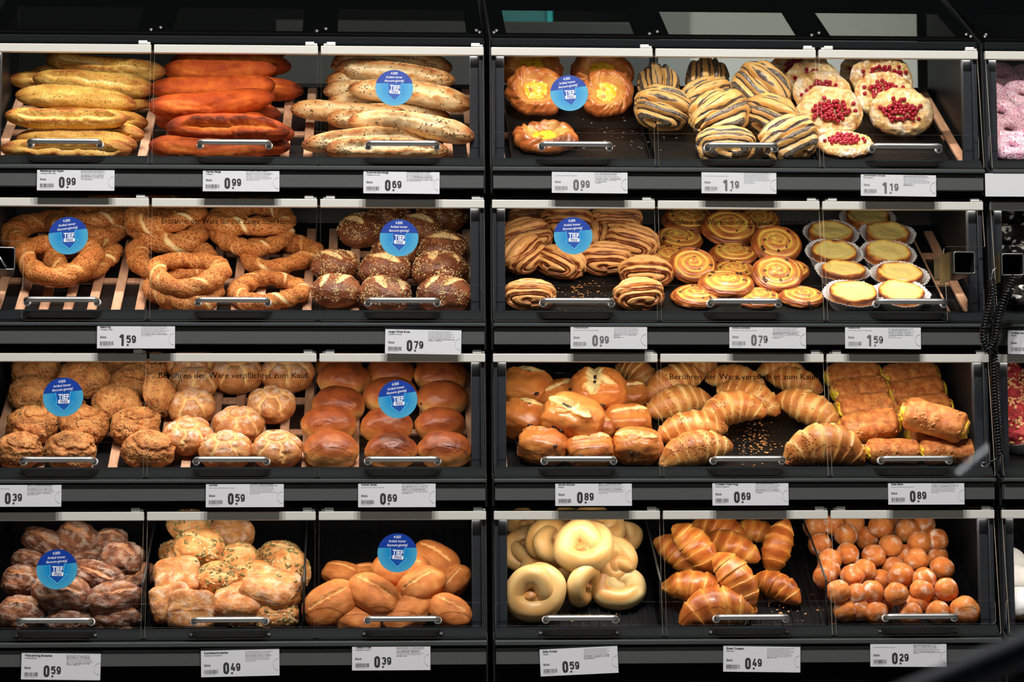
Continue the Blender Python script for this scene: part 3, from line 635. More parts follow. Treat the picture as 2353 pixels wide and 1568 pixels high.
for s in range(4): stick('corn', 'corn', 11+s, crack=(0.6, 1.0, 0.1, 0.8)[s], cav=0.013)
for s in range(4): stick('paprika', 'paprika', 31+s, L=0.245, d=0.054, crack=(0.1, 1.0, 0.5, 0.0)[s], cav=0.013)
for s in range(4): stick('caraway', 'caraway', 51+s, L=0.25, d=0.048, crack=(0.7, 0.3, 0.8, 0.5)[s])
def danish(seed):
    n = 64; s = np.linspace(0, 1, n); Rr = 0.062; rnd = np.random.RandomState(seed)
    prof = []
    for q in s:
        if q < 0.62: rho = q/0.62*0.98; z = 0.013+0.014*np.exp(-((rho-0.72)/0.21)**2)-0.004*np.exp(-(rho/0.35)**2)
        elif q < 0.72: a = (q-0.62)/0.10*np.pi; rho = 0.98+0.05*np.sin(a); z = 0.0145*(np.cos(a)*0.5+0.5)-0.001
        else: rho = 0.98*(1-(q-0.72)/0.28); z = -0.001
        prof.append((rho*Rr, z))
    V, F, S_, TH = revolve(prof, 150)
    rho = np.hypot(V[:, 0], V[:, 1])/Rr; top = S_ < 0.68
    rim = np.exp(-((rho-0.78)/0.22)**2)*top
    ts = TH+rho*1.3; tw = 1.6*fbm(np.stack([np.cos(ts)*3.2, np.sin(ts)*3.2, rho*1.2], 1), 1.0, 3, seed)
    V[:, 2] += rim*(0.0034*tw+0.003*fbm(V, 34, 3, seed)); out = 1+0.07*fbm(np.stack([np.cos(TH), np.sin(TH), 0*TH], 1), 1.4, 3, seed+3)+0.035*tw*(rho > 0.6)
    V[:, 0] *= out*1.06; V[:, 1] *= out
    # a folded flap of dough over one side of the filling
    tone = 0.46+0.16*tw*rim+0.25*sst(rho, 0.55, 0.95)-0.15*np.exp(-((rho-0.55)/0.1)**2)+0.2*fbm(V, 30, 2, seed+1)
    me = mk('danish', V, F, BM['danish'], tone)
    prof = [(q*0.030, 0.016-0.004*q**2) for q in np.linspace(0, 1, 22)]+[(0.030*(1-q), 0.009) for q in np.linspace(0.05, 1, 6)]
    V2, F2, S2, T2 = revolve(prof, 60); o2 = 1+0.26*fbm(np.stack([np.cos(T2), np.sin(T2), 0*T2], 1), 1.6, 2, seed+8)
    V2[:, 0] *= o2*1.1; V2[:, 1] *= o2; V2[:, 2] += 0.0022*fbm(V2, 90, 3, seed)*(S2 < 0.8)
    m2 = mk('custard_filling', V2, F2, BM['custard'], 0.45+0.6*fbm(V2, 80, 2, seed+2))
    rec('danish', [('body', me, None), ('custard_filling', m2, None)], 2*Rr*1.1, 0.010)
for s in range(3): danish(70+s)
def pressed_roll(kind, matk, seed, a=0.118, b=0.098, h=0.062, turns=4.2, flo=0.0):
    D, F = sphere(6)
    V, F, D = blob(a, b, h, 2.3, 0.3, seed, 0.05, 1.8, 0.01, 7)
    rnd = np.random.RandomState(seed)
    c1 = np.array([0.12*rnd.uniform(-1, 1), -0.86, 0.28]); c2 = np.array([0.12*rnd.uniform(-1, 1), 0.86, 0.28])
    q1 = (D-c1)*np.array([0.62, 1.25, 1.25]); q2 = (D-c2)*np.array([0.62, 1.25, 1.25])
    w1 = np.linalg.norm(q1, axis=1)+0.07*fbm(D, 1.6, 2, seed+1); w2 = np.linalg.norm(q2, axis=1)+0.07*fbm(D, 1.6, 2, seed+2)
    th1 = np.arctan2(q1[:, 0], q1[:, 2]); th2 = np.arctan2(q2[:, 0], q2[:, 2])
    use1 = D[:, 1] < 0.14+0.1*D[:, 0]*rnd.uniform(-1, 1); wv = np.where(use1, w1+th1*0.05, w2+th2*0.05)
    fr = (wv*turns/1.45) % 1.0
    prof = np.abs(np.sin(np.pi*fr))**0.7
    gap = sst(prof, 0.18, 0.55)
    strap = np.exp(-((D[:, 1]-0.14)/0.20)**2)*(D[:, 2] > 0)
    nn = D*np.array([1/a, 1/b, 1/h]); nn /= np.linalg.norm(nn, axis=1)[:, None]
    side = D[:, 2] > -0.45
    V = V+nn*(side*(0.0085*(prof-0.6)*(1-strap*0.85)+0.004*strap-0.008*np.exp(-((np.abs(D[:, 1]-0.14)-0.34)/0.07)**2)*(D[:, 2] > 0.1)))[:, None]
    if kind == 'poppy':
        dark = (1-sst(np.abs(fr-0.5), 0.10, 0.2))*(1-strap*0.9)
        dark = np.maximum(dark, 0.8*(1-sst(prof, 0.25, 0.5)))
        tone = 0.62+0.22*fbm(D, 2.5, 2, seed)-0.62*np.clip(dark, 0, 1)*side
        fl = np.clip(dark, 0, 1)*0.55
    else:
        tone = 0.66+0.2*fbm(D, 2.2, 2, seed+4)-0.66*(1-gap)*side*(1-0.6*strap)-0.56*np.exp(-((fr-0.28)/0.15)**2)*side*(1-strap); fl = None
    me = mk('pressed_roll', V, F, BM[matk], tone, fl)
    rec(kind, [('body', me, None)], a*1.06, h*0.46)
for s in range(4): pressed_roll('poppy', 'poppy', 90+s, turns=(2.3, 2.6, 2.1, 2.5)[s], h=0.072)
for s in range(4): pressed_roll('cinnamon', 'cinnamon', 100+s, turns=(3.2, 2.8, 3.5, 3.0)[s], h=0.064)
BERRY = None
def ico_mesh(name, mat, r, res=3, sc=(1, 1, 1)):
    D, F = sphere(res); return new_mesh(name, D*r*np.array(sc), F, mat, smooth=True)
BERRY = ico_mesh('redcurrant', BM['currant'], 0.0044); CHIP = ico_mesh('chocolate_chip', BM['chip'], 0.0058, 2, (1, 0.8, 0.5)); RAISIN = ico_mesh('raisin', BM['raisin'], 0.0047, 2, (1.25, 0.8, 0.36))
def currant(seed):
    n = 60; A, B, hh = 0.066, 0.056, 0.026; prof = []
    for a in np.linspace(0, np.pi, n):
        c, s = np.cos(a), np.sin(a); prof.append((np.abs(s)**0.55, hh/2*np.sign(c)*np.abs(c)**0.75))
    V, F, S_, TH = revolve(prof, 150); rnd = np.random.RandomState(seed)
    rim = 1+0.05*fbm(np.stack([np.cos(TH), np.sin(TH), 0*TH], 1), 1.3, 2, seed)
    V = V*np.stack([A*rim, B*rim, 1+0*rim], 1); rho = np.hypot(V[:, 0]/A, V[:, 1]/B); top = V[:, 2] > 0
    cr = fbm(V, 75, 3, seed, 0.6); V[:, 2] += top*(0.0035*cr*np.clip(rho*1.4, 0.3, 1)+0.005*np.exp(-((rho-0.78)/0.2)**2)-0.003)
    V[:, :2] *= (1+0.03*fbm(V, 55, 2, seed+1))[:, None]
    tone = 0.35-0.3*cr*top+0.45*(1-sst(V[:, 2], -0.008, 0.008))+0.1*rho
    fl = top*(0.25+0.55*fbm(V, 34, 3, seed+7)+0.25*sst(rho, 0.5, 0.9))
    me = mk('crumble_pastry', V, F, BM['crumble'], tone, fl)
    pts = []; cx, cy = rnd.uniform(-0.006, 0.006), rnd.uniform(-0.008, 0.002); tries = 0
    while len(pts) < 48 and tries < 900:
        tries += 1; a = rnd.rand()*2*np.pi; q = np.sqrt(rnd.rand())*(1 if len(pts) < 38 else 1.4)
        x, y = cx+q*0.034*np.cos(a), cy+q*0.021*np.sin(a)
        if all((x-u)**2+(y-v)**2 > 0.0054**2 for u, v, _ in pts): pts.append((x, y, hh/2+0.0015+0.0012*rnd.rand()))
    rec('currant', [('body', me, None)]+[('redcurrant', BERRY, p) for p in pts], 2*A, hh*0.55)
for s in range(3): currant(120+s)
def ring_donut(kind, seed, Rm=0.026, r=0.0165, dmat='donut', imat='pink'):
    n, m = 72, 36; a = 2*np.pi*np.arange(n)/n
    def build(rad, seed2):
        path = np.stack([Rm*np.cos(a), Rm*np.sin(a), 0*a], 1)
        return sweep(path, lambda t, p: rad*(1+0.05*fbm(np.stack([np.cos(2*np.pi*t), np.sin(2*np.pi*t), p*0.4], 1), 1.5, 2, seed2)), m, (1.0, 0.92), True)
    V, F, T, PH = build(r, seed); me = mk('donut', V, F, BM[dmat], 0.5+0.4*np.sin(PH)*0.6)
    V2, F2, T2, P2 = build(r*1.07, seed); lim = -0.15+0.3*fbm(np.stack([np.cos(2*np.pi*T2)*2, np.sin(2*np.pi*T2)*2, 0*T2], 1), 1.6, 2, seed+4)
    nz = V2[:, 2]/r; V2 = np.where((nz < lim)[:, None], V+(V2-V)*(-0.4), V2)
    m2 = mk('icing', V2, F2, BM[imat], 0.5+0.3*fbm(V2, 60, 2, seed))
    rec(kind, [('body', me, None), ('icing', m2, None)], 2*(Rm+r), r*0.95)
for s in range(2): ring_donut('pink_donut', 140+s); ring_donut('cookie_donut', 144+s, dmat='cookie', imat='cookie')
def simit(seed, k=3, el=1.0):
    n, m = 150, 36; a = 2*np.pi*np.arange(n)/n; rnd = np.random.RandomState(seed); Rm, r = 0.064, 0.0195
    rr = Rm*(1+0.07*np.sin(2*a+rnd.uniform(0, 6))+0.05*np.sin(3*a+rnd.uniform(0, 6)))
    path = np.stack([rr*np.cos(a)*1.05, rr*np.sin(a)*el, 0.004*np.sin(2*a+rnd.uniform(0, 6))], 1); T = {}
    p0 = rnd.uniform(0, 6)
    def rf(t, ph):
        th = 2*np.pi*t; Q = np.stack([np.cos(th)*3, np.sin(th)*3, 0*t], 1)+np.stack([0*t, np.cos(ph)*0.7, np.sin(ph)*0.7], 1)
        tw = ph-k*th-p0+0.35*fbm(Q, 0.8, 2, seed); lob = np.cos(2*tw)
        g = np.exp(-((np.sin(tw)+0.0)/0.36)**2)*(np.cos(tw) > 0)        # one split seam running round the ring
        w2 = sst(fbm(np.stack([np.cos(th)*2, np.sin(th)*2, 0*t], 1), 0.9, 1, seed+3), -0.35, 0.25)
        T['t'] = 0.62+0.14*fbm(Q, 1.0, 2, seed+5)-0.66*g*(0.6+0.4*w2)*sst(0.5+0.5*np.cos(5*th+seed), 0.02, 0.3)-0.2*np.exp(-((lob+1)/0.15)**2)
        return r*(1+0.10*lob+0.05*fbm(Q, 1.3, 2, seed+1)-0.12*g+0.03*fbm(Q, 8, 2, seed+2))*(1+0.1*np.sin(th+seed))
    V, F, _, _ = sweep(path, rf, m, (1.05, 0.92), True)
    rec('simit', [('body', mk('sesame_ring', V, F, BM['sesame'], T['t']), None)], 2*(Rm*1.05+r), r*0.95)
for s in range(4): simit(160+s, (4, 5, 4, 6)[s], (1.0, 0.95, 0.9, 1.0)[s])
def seed_part(name, me, seed, n, mat, dims, zmin=-0.1, cl=40):
    Vs, Fs = scatter(me, seed, n, lambda c, nn: (nn[:, 2] > zmin)*np.clip(0.55+1.5*fbm(c, cl, 2, seed), 0.02, 2), dims)
    return (name, new_mesh(name, Vs, Fs, mat, smooth=True), 'stuff')
def pretzel(seed, cuts):
    V, F, D = blob(0.108, 0.096, 0.068, 2.15, 0.3, seed, 0.05, 1.8, 0.012); tone = 0.62+0.2*fbm(D, 2, 2, seed)
    tone = tone-0.25*(1-sst(D[:, 2], -0.75, -0.2))
    for i, (a, b, w_) in enumerate(cuts): V, tone = slash(V, D, tone, a, b, w_, 0.006, seed+i*4, 0.03, 0.35, 0.35)
    me = mk('pretzel_roll', V, F, BM['pretzel'], tone)
    rec('pretzel', [('body', me, None), seed_part('sesame_topping', me, seed+60, 400, BM['sesame_seed'], (0.0019, 0.0011, 0.0007)), seed_part('linseed_topping', me, seed+61, 190, BM['dark_seed'], (0.0019, 0.0009, 0.0006))], 0.108, 0.031)
pretzel(180, [((-0.55, 0.35), (0.25, -0.45), 0.15), ((0.3, 0.6), (0.75, 0.0), 0.12)]); pretzel(181, [((-0.5, 0.3), (0.45, -0.35), 0.22)])
pretzel(182, [((-0.6, -0.35), (-0.2, 0.6), 0.10), ((0.0, -0.4), (0.55, 0.35), 0.12)]); pretzel(183, [((-0.35, 0.55), (-0.2, -0.35), 0.16), ((0.4, 0.4), (0.62, -0.2), 0.08)])
def snail(seed, nr=7):
    n = 84; A, hh = 0.056, 0.026; prof = []
    for a in np.linspace(0, np.pi, n):
        c, s = np.cos(a), np.sin(a); prof.append((np.abs(s)**0.62, np.sign(c)*np.abs(c)**0.7))
    V, F, S_, TH = revolve(prof, 170); rnd = np.random.RandomState(seed); rho = np.hypot(V[:, 0], V[:, 1]); top = V[:, 2] > 0
    Q = np.stack([rho*np.cos(TH), rho*np.sin(TH), V[:, 2]], 1)
    sp = (rho*3.6-TH/(2*np.pi)+0.12*fbm(Q, 2.0, 2, seed)) % 1.0; g = np.abs(np.sin(np.pi*sp)); fine = np.sin(2*np.pi*(rho*15-TH/(2*np.pi)*3+0.5*fbm(Q, 2.5, 2, seed+2)))
    V = V*np.array([A*1.04, A*0.97, hh/2]); V[:, :2] *= (1+0.035*fbm(Q, 1.6, 2, seed+6))[:, None]
    V[:, 2] += top*(0.0040*(g**0.6-0.5)*sst(rho, 0.05, 0.3)*sst(1.06-rho, 0, 0.15)+0.0006*fine+0.003*np.exp(-((rho-0.15)/0.2)**2)-0.002*rho)
    tone = 0.52+0.30*(g-0.5)+0.12*fine-0.42*(1-sst(g, 0.25, 0.6))*top*(rho < 0.9)+0.42*sst(rho, 0.6, 1.0)+0.22*fbm(Q, 1.8, 2, seed+3)-0.12*(~top)
    me = mk('snail', V, F, BM['snail'], tone); parts = [('body', me, None)]
    for i in range(nr):
        a = rnd.rand()*2*np.pi; q = rnd.uniform(0.15, 0.75); parts.append(('raisin', RAISIN, (q*A*np.cos(a), q*A*np.sin(a), hh/2-0.0022*q, rnd.rand()*6)))
    rec('snail', parts, 2*A*1.04, hh*0.5)
for s in range(4): snail(200+s, (7, 8, 6, 9)[s])
def tart(seed):
    n = 60; A, hh = 0.044, 0.030; prof = []
    for q in np.linspace(0, 1, n):
        if q < 0.5: rho = q/0.5*0.93; z = hh/2-0.0035+0.0045*sst(rho, 0.55, 0.93)
        elif q < 0.6: a = (q-0.5)/0.1*np.pi/2; rho = 0.93+0.07*np.sin(a); z = hh/2+0.001-0.003*(1-np.cos(a))
        elif q < 0.85: f = (q-0.6)/0.25; rho = 1.0-0.10*f; z = hh/2-0.002-(hh-0.002)*f
        else: rho = 0.9*(1-(q-0.85)/0.15); z = -hh/2
        prof.append((rho*A, z))
    V, F, S_, TH = revolve(prof, 120); rho = np.hypot(V[:, 0], V[:, 1])/A; top = S_ < 0.53
    ring = np.stack([np.cos(TH), np.sin(TH), 0*TH], 1)
    V[:, :2] *= (1+0.025*fbm(ring, 1.8, 3, seed))[:, None]*1.0; V[:, 2] += top*(0.0016*fbm(V, 45, 2, seed)+0.002*fbm(ring, 1.4, 2, seed+2)*sst(rho, 0.5, 1))
    ed = rho+0.10*fbm(ring, 2.0, 2, seed+4)
    tone = np.where(top, 0.12+0.62*sst(ed, 0.72, 0.98)+0.25*sst(ed, 0.92, 1.02), 0.95-0.35*sst(S_, 0.62, 0.72)+0.2*fbm(V, 50, 2, seed+5))
    me = mk('cheesecake_tart', V, F, BM['tart'], tone)
    prof = [(0.90*A*q, -hh/2-0.0006) for q in np.linspace(0.05, 1, 5)]+[(A*(0.92+0.34*f**1.5), -hh/2-0.0006+0.026*f) for f in np.linspace(0.03, 1, 22)]
    prof += [(r_-0.0005, z_+0.0003) for r_, z_ in prof[::-1]]
    V2, F2, S2, T2 = revolve(prof, 264); f = np.clip((V2[:, 2]+hh/2)/0.026, 0, 1)
    V2[:, :2] *= (1+0.022*f*np.sign(np.cos(T2*44))*np.abs(np.cos(T2*44))**0.6+0.05*f*fbm(np.stack([np.cos(T2), np.sin(T2), 0*T2], 1), 1.4, 2, seed+1))[:, None]
    V2[:, 2] += 0.004*f*f*fbm(np.stack([np.cos(T2), np.sin(T2), 0*T2], 1), 1.3, 2, seed+9)
    m2 = new_mesh('paper_cup', V2, F2, M['paper'], smooth=True)
    rec('tart', [('body', me, None), ('paper_cup', m2, None)], 2*A, hh/2+0.001)
for s in range(3): tart(220+s)
def grain(seed, crack=True):
    V, F, D = blob(0.104, 0.098, 0.074, 2.1, 0.3, seed, 0.09, 1.9, 0.022); rnd = np.random.RandomState(seed)
    tone = 0.5+0.3*fbm(D, 2.2, 3, seed)
    if crack:
        th = np.arctan2(D[:, 1], D[:, 0])+rnd.uniform(0, 6); pol = np.hypot(D[:, 0], D[:, 1]); sp = (pol*1.25-th/(2*np.pi)+0.12*fbm(D, 2.5, 2, seed+3)) % 1.0
        k = np.exp(-((sp-0.5)/0.07)**2)*(D[:, 2] > 0.15)*sst(pol, 0.1, 0.3)
        V = V*(1-0.11*k)[:, None]; V = V*(1+0.05*np.exp(-((sp-0.64)/0.09)**2)*(D[:, 2] > 0.15))[:, None]; tone += 0.3*k
    me = mk('grain_roll', V, F, BM['grain'], tone)
    rec('grain', [('body', me, None), seed_part('sesame_topping', me, seed+70, 260, BM['grain_seed'], (0.0018, 0.0011, 0.0007), -0.4, 30), seed_part('linseed_topping', me, seed+71, 200, BM['dark_seed'], (0.0019, 0.0010, 0.0006), -0.4, 30)], 0.104, 0.034)
for s in range(4): grain(240+s, s != 3)
def flower(seed):
    V, F, D = blob(0.104, 0.100, 0.070, 2.15, 0.3, seed, 0.04, 1.6, 0.012); rnd = np.random.RandomState(seed)
    pol = np.arccos(np.clip(D[:, 2], -1, 1)); th = np.arctan2(D[:, 1], D[:, 0])+rnd.uniform(0, 6)+0.15*fbm(D, 2, 2, seed)
    nP = 6; fr = (th*nP/(2*np.pi)) % 1.0; dd = np.minimum(fr, 1-fr)*2*np.pi/nP*np.sin(pol)
    g = np.exp(-(dd/0.075)**2)*sst(pol, 0.3, 0.5)*sst(1.75-pol, 0, 0.4); ringg = np.exp(-((pol-0.42+0.04*fbm(D, 3, 2, seed+1))/0.07)**2)
    kk = np.maximum(g, ringg*0.8); bul = (sst(np.minimum(fr, 1-fr), 0.05, 0.4)*sst(pol, 0.42, 0.75)*sst(1.9-pol, 0, 0.5)+sst(0.40-pol, 0, 0.2)*0.9)
    V = V*(1-0.09*kk+0.05*bul)[:, None]
    tone = 0.66+0.2*fbm(D, 3, 2, seed+2)-0.62*kk+0.2*(1-sst(D[:, 2], -0.6, 0.1)); fl = (1-kk)*(0.16+0.42*sst(D[:, 2], 0.1, 0.9)+0.35*fbm(D, 4, 2, seed+6))
    rec('flower', [('body', mk('flower_roll', V, F, BM['flower'], tone, fl), None)], 0.104, 0.032)
for s in range(3): flower(260+s)
def brioche(seed):
    V, F, D = blob(0.110, 0.094, 0.074, 2.1, 0.22, seed, 0.05, 1.5, 0.006); rnd = np.random.RandomState(seed)
    crease = fbm(D*np.array([1, 2.2, 1]), 1.7, 2, seed+3); k = np.exp(-(crease/0.05)**2)*(D[:, 2] > 0.3)*(fbm(D, 1.2, 1, seed+8) > 0.05)
    V = V*(1-0.018*k)[:, None]
    tone = 0.04+0.82*sst(D[:, 2], -0.45, 0.75)+0.12*fbm(D, 2, 2, seed)+0.1*k
    me = mk('raisin_brioche', V, F, BM['brioche'], tone)
    rr = []
    for i in range(3):
        a = rnd.rand()*6.28; z = rnd.uniform(-0.1, 0.6); d0 = np.array([np.cos(a)*np.sqrt(1-z*z), np.sin(a)*np.sqrt(1-z*z), z]); j = np.argmax(D@d0); rr.append(('raisin', RAISIN, (*(V[j]*0.975), rnd.rand()*6)))
    rec('brioche', [('body', me, None)]+rr, 0.110, 0.030)
for s in range(4): brioche(280+s)
def choc(seed, cut):
    V, F, D = blob(0.106, 0.092, 0.070, 2.9, 0.28, seed, 0.08, 1.5, 0.008); tone = 0.58+0.16*fbm(D, 1.8, 2, seed)-0.24*(1-sst(D[:, 2], -0.8, -0.3))
    rnd = np.random.RandomState(seed)
    for i, (a, b, w_) in enumerate(cut): V, tone = slash(V, D, tone, a, b, w_, 0.008, seed+i*7, 0.03, 0.45, 0.45)
    me = mk('chocolate_brioche', V, F, BM['choc'], tone); parts = [('body', me, None)]
    for i in range(6):
        if i < 3: q = rnd.rand(); a, b, _ = cut[0]; d0 = np.array([a[0]+(b[0]-a[0])*q, a[1]+(b[1]-a[1])*q, 0]); d0[2] = np.sqrt(max(0.05, 1-d0@d0))
        else: d0 = rnd.normal(size=3); d0[2] = abs(d0[2])*0.6; d0[1] = -abs(d0[1]); d0 /= np.linalg.norm(d0)
        j = np.argmax(D@d0); parts.append(('chocolate_chip', CHIP, (*(V[j]*0.985), rnd.rand()*6)))
    rec('choc', parts, 0.106, 0.033)
choc(300, [((-0.7, 0.1), (0.5, -0.3), 0.16)]); choc(301, [((-0.8, 0.55), (0.3, 0.5), 0.2)]); choc(302, [((-0.1, 0.8), (-0.25, -0.6), 0.2), ((-0.2, 0.2), (0.4, -0.3), 0.12)]); choc(303, [((-0.6, -0.1), (0.6, 0.15), 0.12)])
def croissant(kind, matk, seed, bend=0.55, L=0.150, d=0.062, nst=3.6):
    n, m = 130, 48; t = np.linspace(-1, 1, n); rnd = np.random.RandomState(seed)
    Rb = L/2/max(bend, 0.05); a = t*bend
    path = np.stack([Rb*np.sin(a), Rb*(np.cos(a)-1), 0*t], 1); path[:, 1] -= path[:, 1].mean(); T = {}
    path[:, 2] -= 0.010*np.abs(t)**1.5
    tw = rnd.uniform(0.05, 0.10)*rnd.choice([-1, 1]); bc, bw = (0.27, 0.15) if kind == 'sesame_croissant' else (0.27, 0.22)
    def rf(tt, ph):
        x = 2*tt-1; Q = np.stack([x*2.4, np.cos(ph)*0.8, np.sin(ph)*0.8], 1)
        xs = np.abs(x+tw*np.sin(ph)+0.02*fbm(Q, 2, 2, seed)); env = d/2*np.clip(1-xs**2.2, 0, 1)**0.72
        s = xs*nst+0.5; fr = s % 1.0; step = (fr-0.5)
        band = np.exp(-((fr-0.93)/bw)**2)+np.exp(-((fr+0.07)/bw)**2)
        lam = np.sin(2*np.pi*(xs*26+0.6*fbm(Q, 2.5, 2, seed+3)))
        T['t'] = (0.44 if kind == 'sesame_croissant' else 0.54)+0.26*np.sin(ph)*0.8-bc*np.clip(band, 0, 1)+0.07*lam+0.16*fbm(Q, 1.4, 2, seed+5)+0.2*sst(np.abs(x), 0.82, 1)-0.20*(fr < 0.35)*sst(np.sin(3*x+seed), 0, 0.7)
        return np.maximum(env*(1-0.13*step+0.05*fbm(Q, 1.3, 2, seed+1)+0.010*lam)+0.0035*(1-xs.clip(0, 1))**0.2, 0.0025)
    V, F, _, _ = sweep(path, rf, m, (1.05, 0.9))
    me = mk('croissant', V, F, BM[matk], T['t']); parts = [('body', me, None)]
    if kind == 'sesame_croissant':
        Vs, Fs = scatter(me, seed+40, 150, lambda c, nn: (nn[:, 2] > 0.2)*np.clip(0.4+2*fbm(c, 26, 2, seed), 0.01, 2), (0.0017, 0.0012, 0.0007)); parts.append(('chopped_nut_topping', new_mesh('chopped_nut_topping', Vs, Fs, BM['nut'], smooth=True), 'stuff'))
    rec(kind, parts, L, d*0.45)
for s in range(4): croissant('sesame_croissant', 'croissant', 320+s, (0.35, 0.6, 0.25, 0.95)[s])
for s in range(4): croissant('butter_croissant', 'butter', 330+s, (0.25, 0.4, 0.15, 0.6)[s], d=0.066, nst=2.7)
def pudding(seed, almonds=False):
    n, m = 70, 56; t = np.linspace(-1, 1, n); L, d = 0.116, 0.054; path = np.stack([t*L/2, 0.002*np.sin(2*t+seed), 0*t], 1); T = {}
    def rf(tt, ph):
        x = 2*tt-1; Q = np.stack([x*2.2, np.cos(ph), np.sin(ph)], 1); r = d/2*np.clip(1-np.abs(x)**14, 0.5, 1)**0.8
        c, s = np.abs(np.cos(ph)), np.abs(np.sin(ph)); r = r*(c**2.8+s**2.8)**(-1/2.8)
        seam = np.exp(-(((ph-4.0+0.1*np.sin(4*x+seed)+np.pi) % (2*np.pi)-np.pi)/0.12)**2)
        T['t'] = 0.45+0.28*sst(np.sin(ph), -0.2, 0.9)+0.25*fbm(Q, 2.2, 3, seed)-0.3*seam-0.1*(np.abs(x) > 0.93)
        return r*(1+0.05*fbm(Q, 1.2, 2, seed+1)+0.018*fbm(Q, 5, 3, seed+2)-0.10*seam)
    V, F, TT, PH = sweep(path, rf, m, (1.12, 0.80)); F = F[:-2]
    # ends: walls fold in, leaving a hollow for the filling
    nv = len(V); V = list(V); T['t'] = list(T['t'])
    for e, (i0, sg) in enumerate(((0, -1), (n-1, 1))):
        ringi = [i0*m+k for k in range(m)]; prev = ringi
        for (sc, dx) in ((0.88, 0.003), (0.72, 0.001), (0.62, -0.012)):
            cur = []
            for k in ringi:
                q = np.array(V[k]); q = np.array([q[0]+sg*dx, q[1]*sc, q[2]*sc]); cur.append(len(V)); V.append(q); T['t'].append(0.12)
            for k in range(m):
                f = [prev[k], prev[(k+1) % m], cur[(k+1) % m], cur[k]]; F.append(f if sg > 0 else f[::-1])
            prev = cur
        F.append(prev if sg > 0 else prev[::-1])
    me = mk('pudding_roll', np.array(V), F, BM['pudding'], np.array(T['t'])); parts = [('body', me, None)]
    for sg in (-1, 1):
        Vv, Ff, Dd = blob(0.018, 0.042, 0.028, 2, 0, seed+sg, 0.22, 2.5, 0.04, 4); Vv[:, 0] += sg*(L/2-0.0045); parts.append(('vanilla_filling', new_mesh('vanilla_filling', Vv, Ff, BM['vanilla'], smooth=True), None))
    Vs, Fs = scatter(me, seed+40, 70 if almonds else 34, lambda c, nn: (nn[:, 2] > 0.2)*np.clip(0.4+1.6*fbm(c, 26, 2, seed), 0.02, 2), (0.0036, 0.0022, 0.0005)); parts.append(('almond_topping', new_mesh('almond_topping', Vs, Fs, BM['almond'], smooth=True), 'stuff'))
    rec('pudding', parts, L, d*0.40)
for s in range(3): pudding(340+s, s == 1)
def muffin(seed):
    V, F, D = blob(0.068, 0.068, 0.050, 2.1, 0.3, seed, 0.08, 1.8, 0.03, 5); me = mk('muffin', V, F, BM['muffin'], 0.5+0.4*fbm(D, 2.5, 2, seed))
    prof = [(0.024*q, -0.034) for q in np.linspace(0.05, 1, 4)]+[(0.024+0.015*f, -0.034+0.036*f) for f in np.linspace(0, 1, 14)]; prof += [(a-0.0006, b) for a, b in prof[::-1]]
    V2, F2, S2, T2 = revolve(prof, 160); f = np.clip((V2[:, 2]+0.034)/0.036, 0, 1); V2[:, :2] *= (1+0.02*f*np.cos(T2*26)+0.06*f*np.cos(4*T2))[:, None]; V2[:, 2] += 0.006*f*f*np.cos(4*T2)
    rec('muffin', [('body', me, None), ('paper_cup', new_mesh('paper_cup', V2, F2, M['paper'], smooth=True), None), seed_part('streusel_topping', me, seed+3, 70, BM['streusel'], (0.004, 0.003, 0.0022), 0.0, 30)], 0.068, 0.030)
for s in range(2): muffin(350+s)
def walnut(seed, a, b, h, p=2.2):
    V, F, D = blob(a, b, h, p, 0.3, seed, 0.14, 1.5, 0.025); tone = 0.55+0.3*fbm(D, 2, 3, seed)
    rnd = np.random.RandomState(seed); V, tone = slash(V, D, tone, (-0.6, rnd.uniform(-0.3, 0.3)), (0.6, rnd.uniform(-0.3, 0.3)), 0.13, 0.005, seed+3, 0.15, 0.6, 0.4)
    fl = 0.28+0.7*fbm(D, 2.6, 3, seed+4)+0.2*(D[:, 2] > 0)
    rec('walnut', [('body', mk('walnut_roll', V, F, BM['walnut'], tone, fl), None)], a, h*0.45)
for s, (a, b, h) in enumerate(((0.108, 0.078, 0.062), (0.100, 0.084, 0.066), (0.118, 0.070, 0.058), (0.096, 0.088, 0.068))): walnut(370+s, a, b, h)
def pumpkin(kind, seed, a, b, h, p, seeds):
    V, F, D = blob(a, b, h, p, 0.28, seed, 0.09, 1.6, 0.016); tone = (0.42 if seeds else 0.56)+0.25*fbm(D, 2, 3, seed)+0.15*(1-sst(D[:, 2], -0.6, 0))
    fl = (D[:, 2] > 0.25)*(0.45+0.5*fbm(D, 3, 3, seed+2)) if not seeds else 0*tone
    if seeds: V, tone = slash(V, D, tone, (-0.5, 0.1), (0.5, -0.2), 0.10, 0.004, seed+1, 0.1, 0.9, 0.3)
    me = mk('pumpkin_roll', V, F, BM['pump'], tone, fl); parts = [('body', me, None)]
    if seeds: parts += [seed_part('pumpkin_seed_topping', me, seed+30, 62, BM['green'], (0.0058, 0.0034, 0.0010), 0.0, 26), seed_part('sunflower_seed_topping', me, seed+31, 50, BM['oat'], (0.0044, 0.0024, 0.0010), 0.0, 26)]
    else: parts += [seed_part('pumpkin_seed_topping', me, seed+30, 6, BM['green'], (0.0055, 0.0032, 0.0008), -0.6, 26)]
    rec(kind, parts, a, h*0.46)
for s in range(3): pumpkin('pumpkin', 390+s, 0.100, 0.086, 0.066, 2.3, True)
for s in range(3): pumpkin('pumpkin_block', 396+s, 0.098, 0.086, 0.056, 4.2, False)
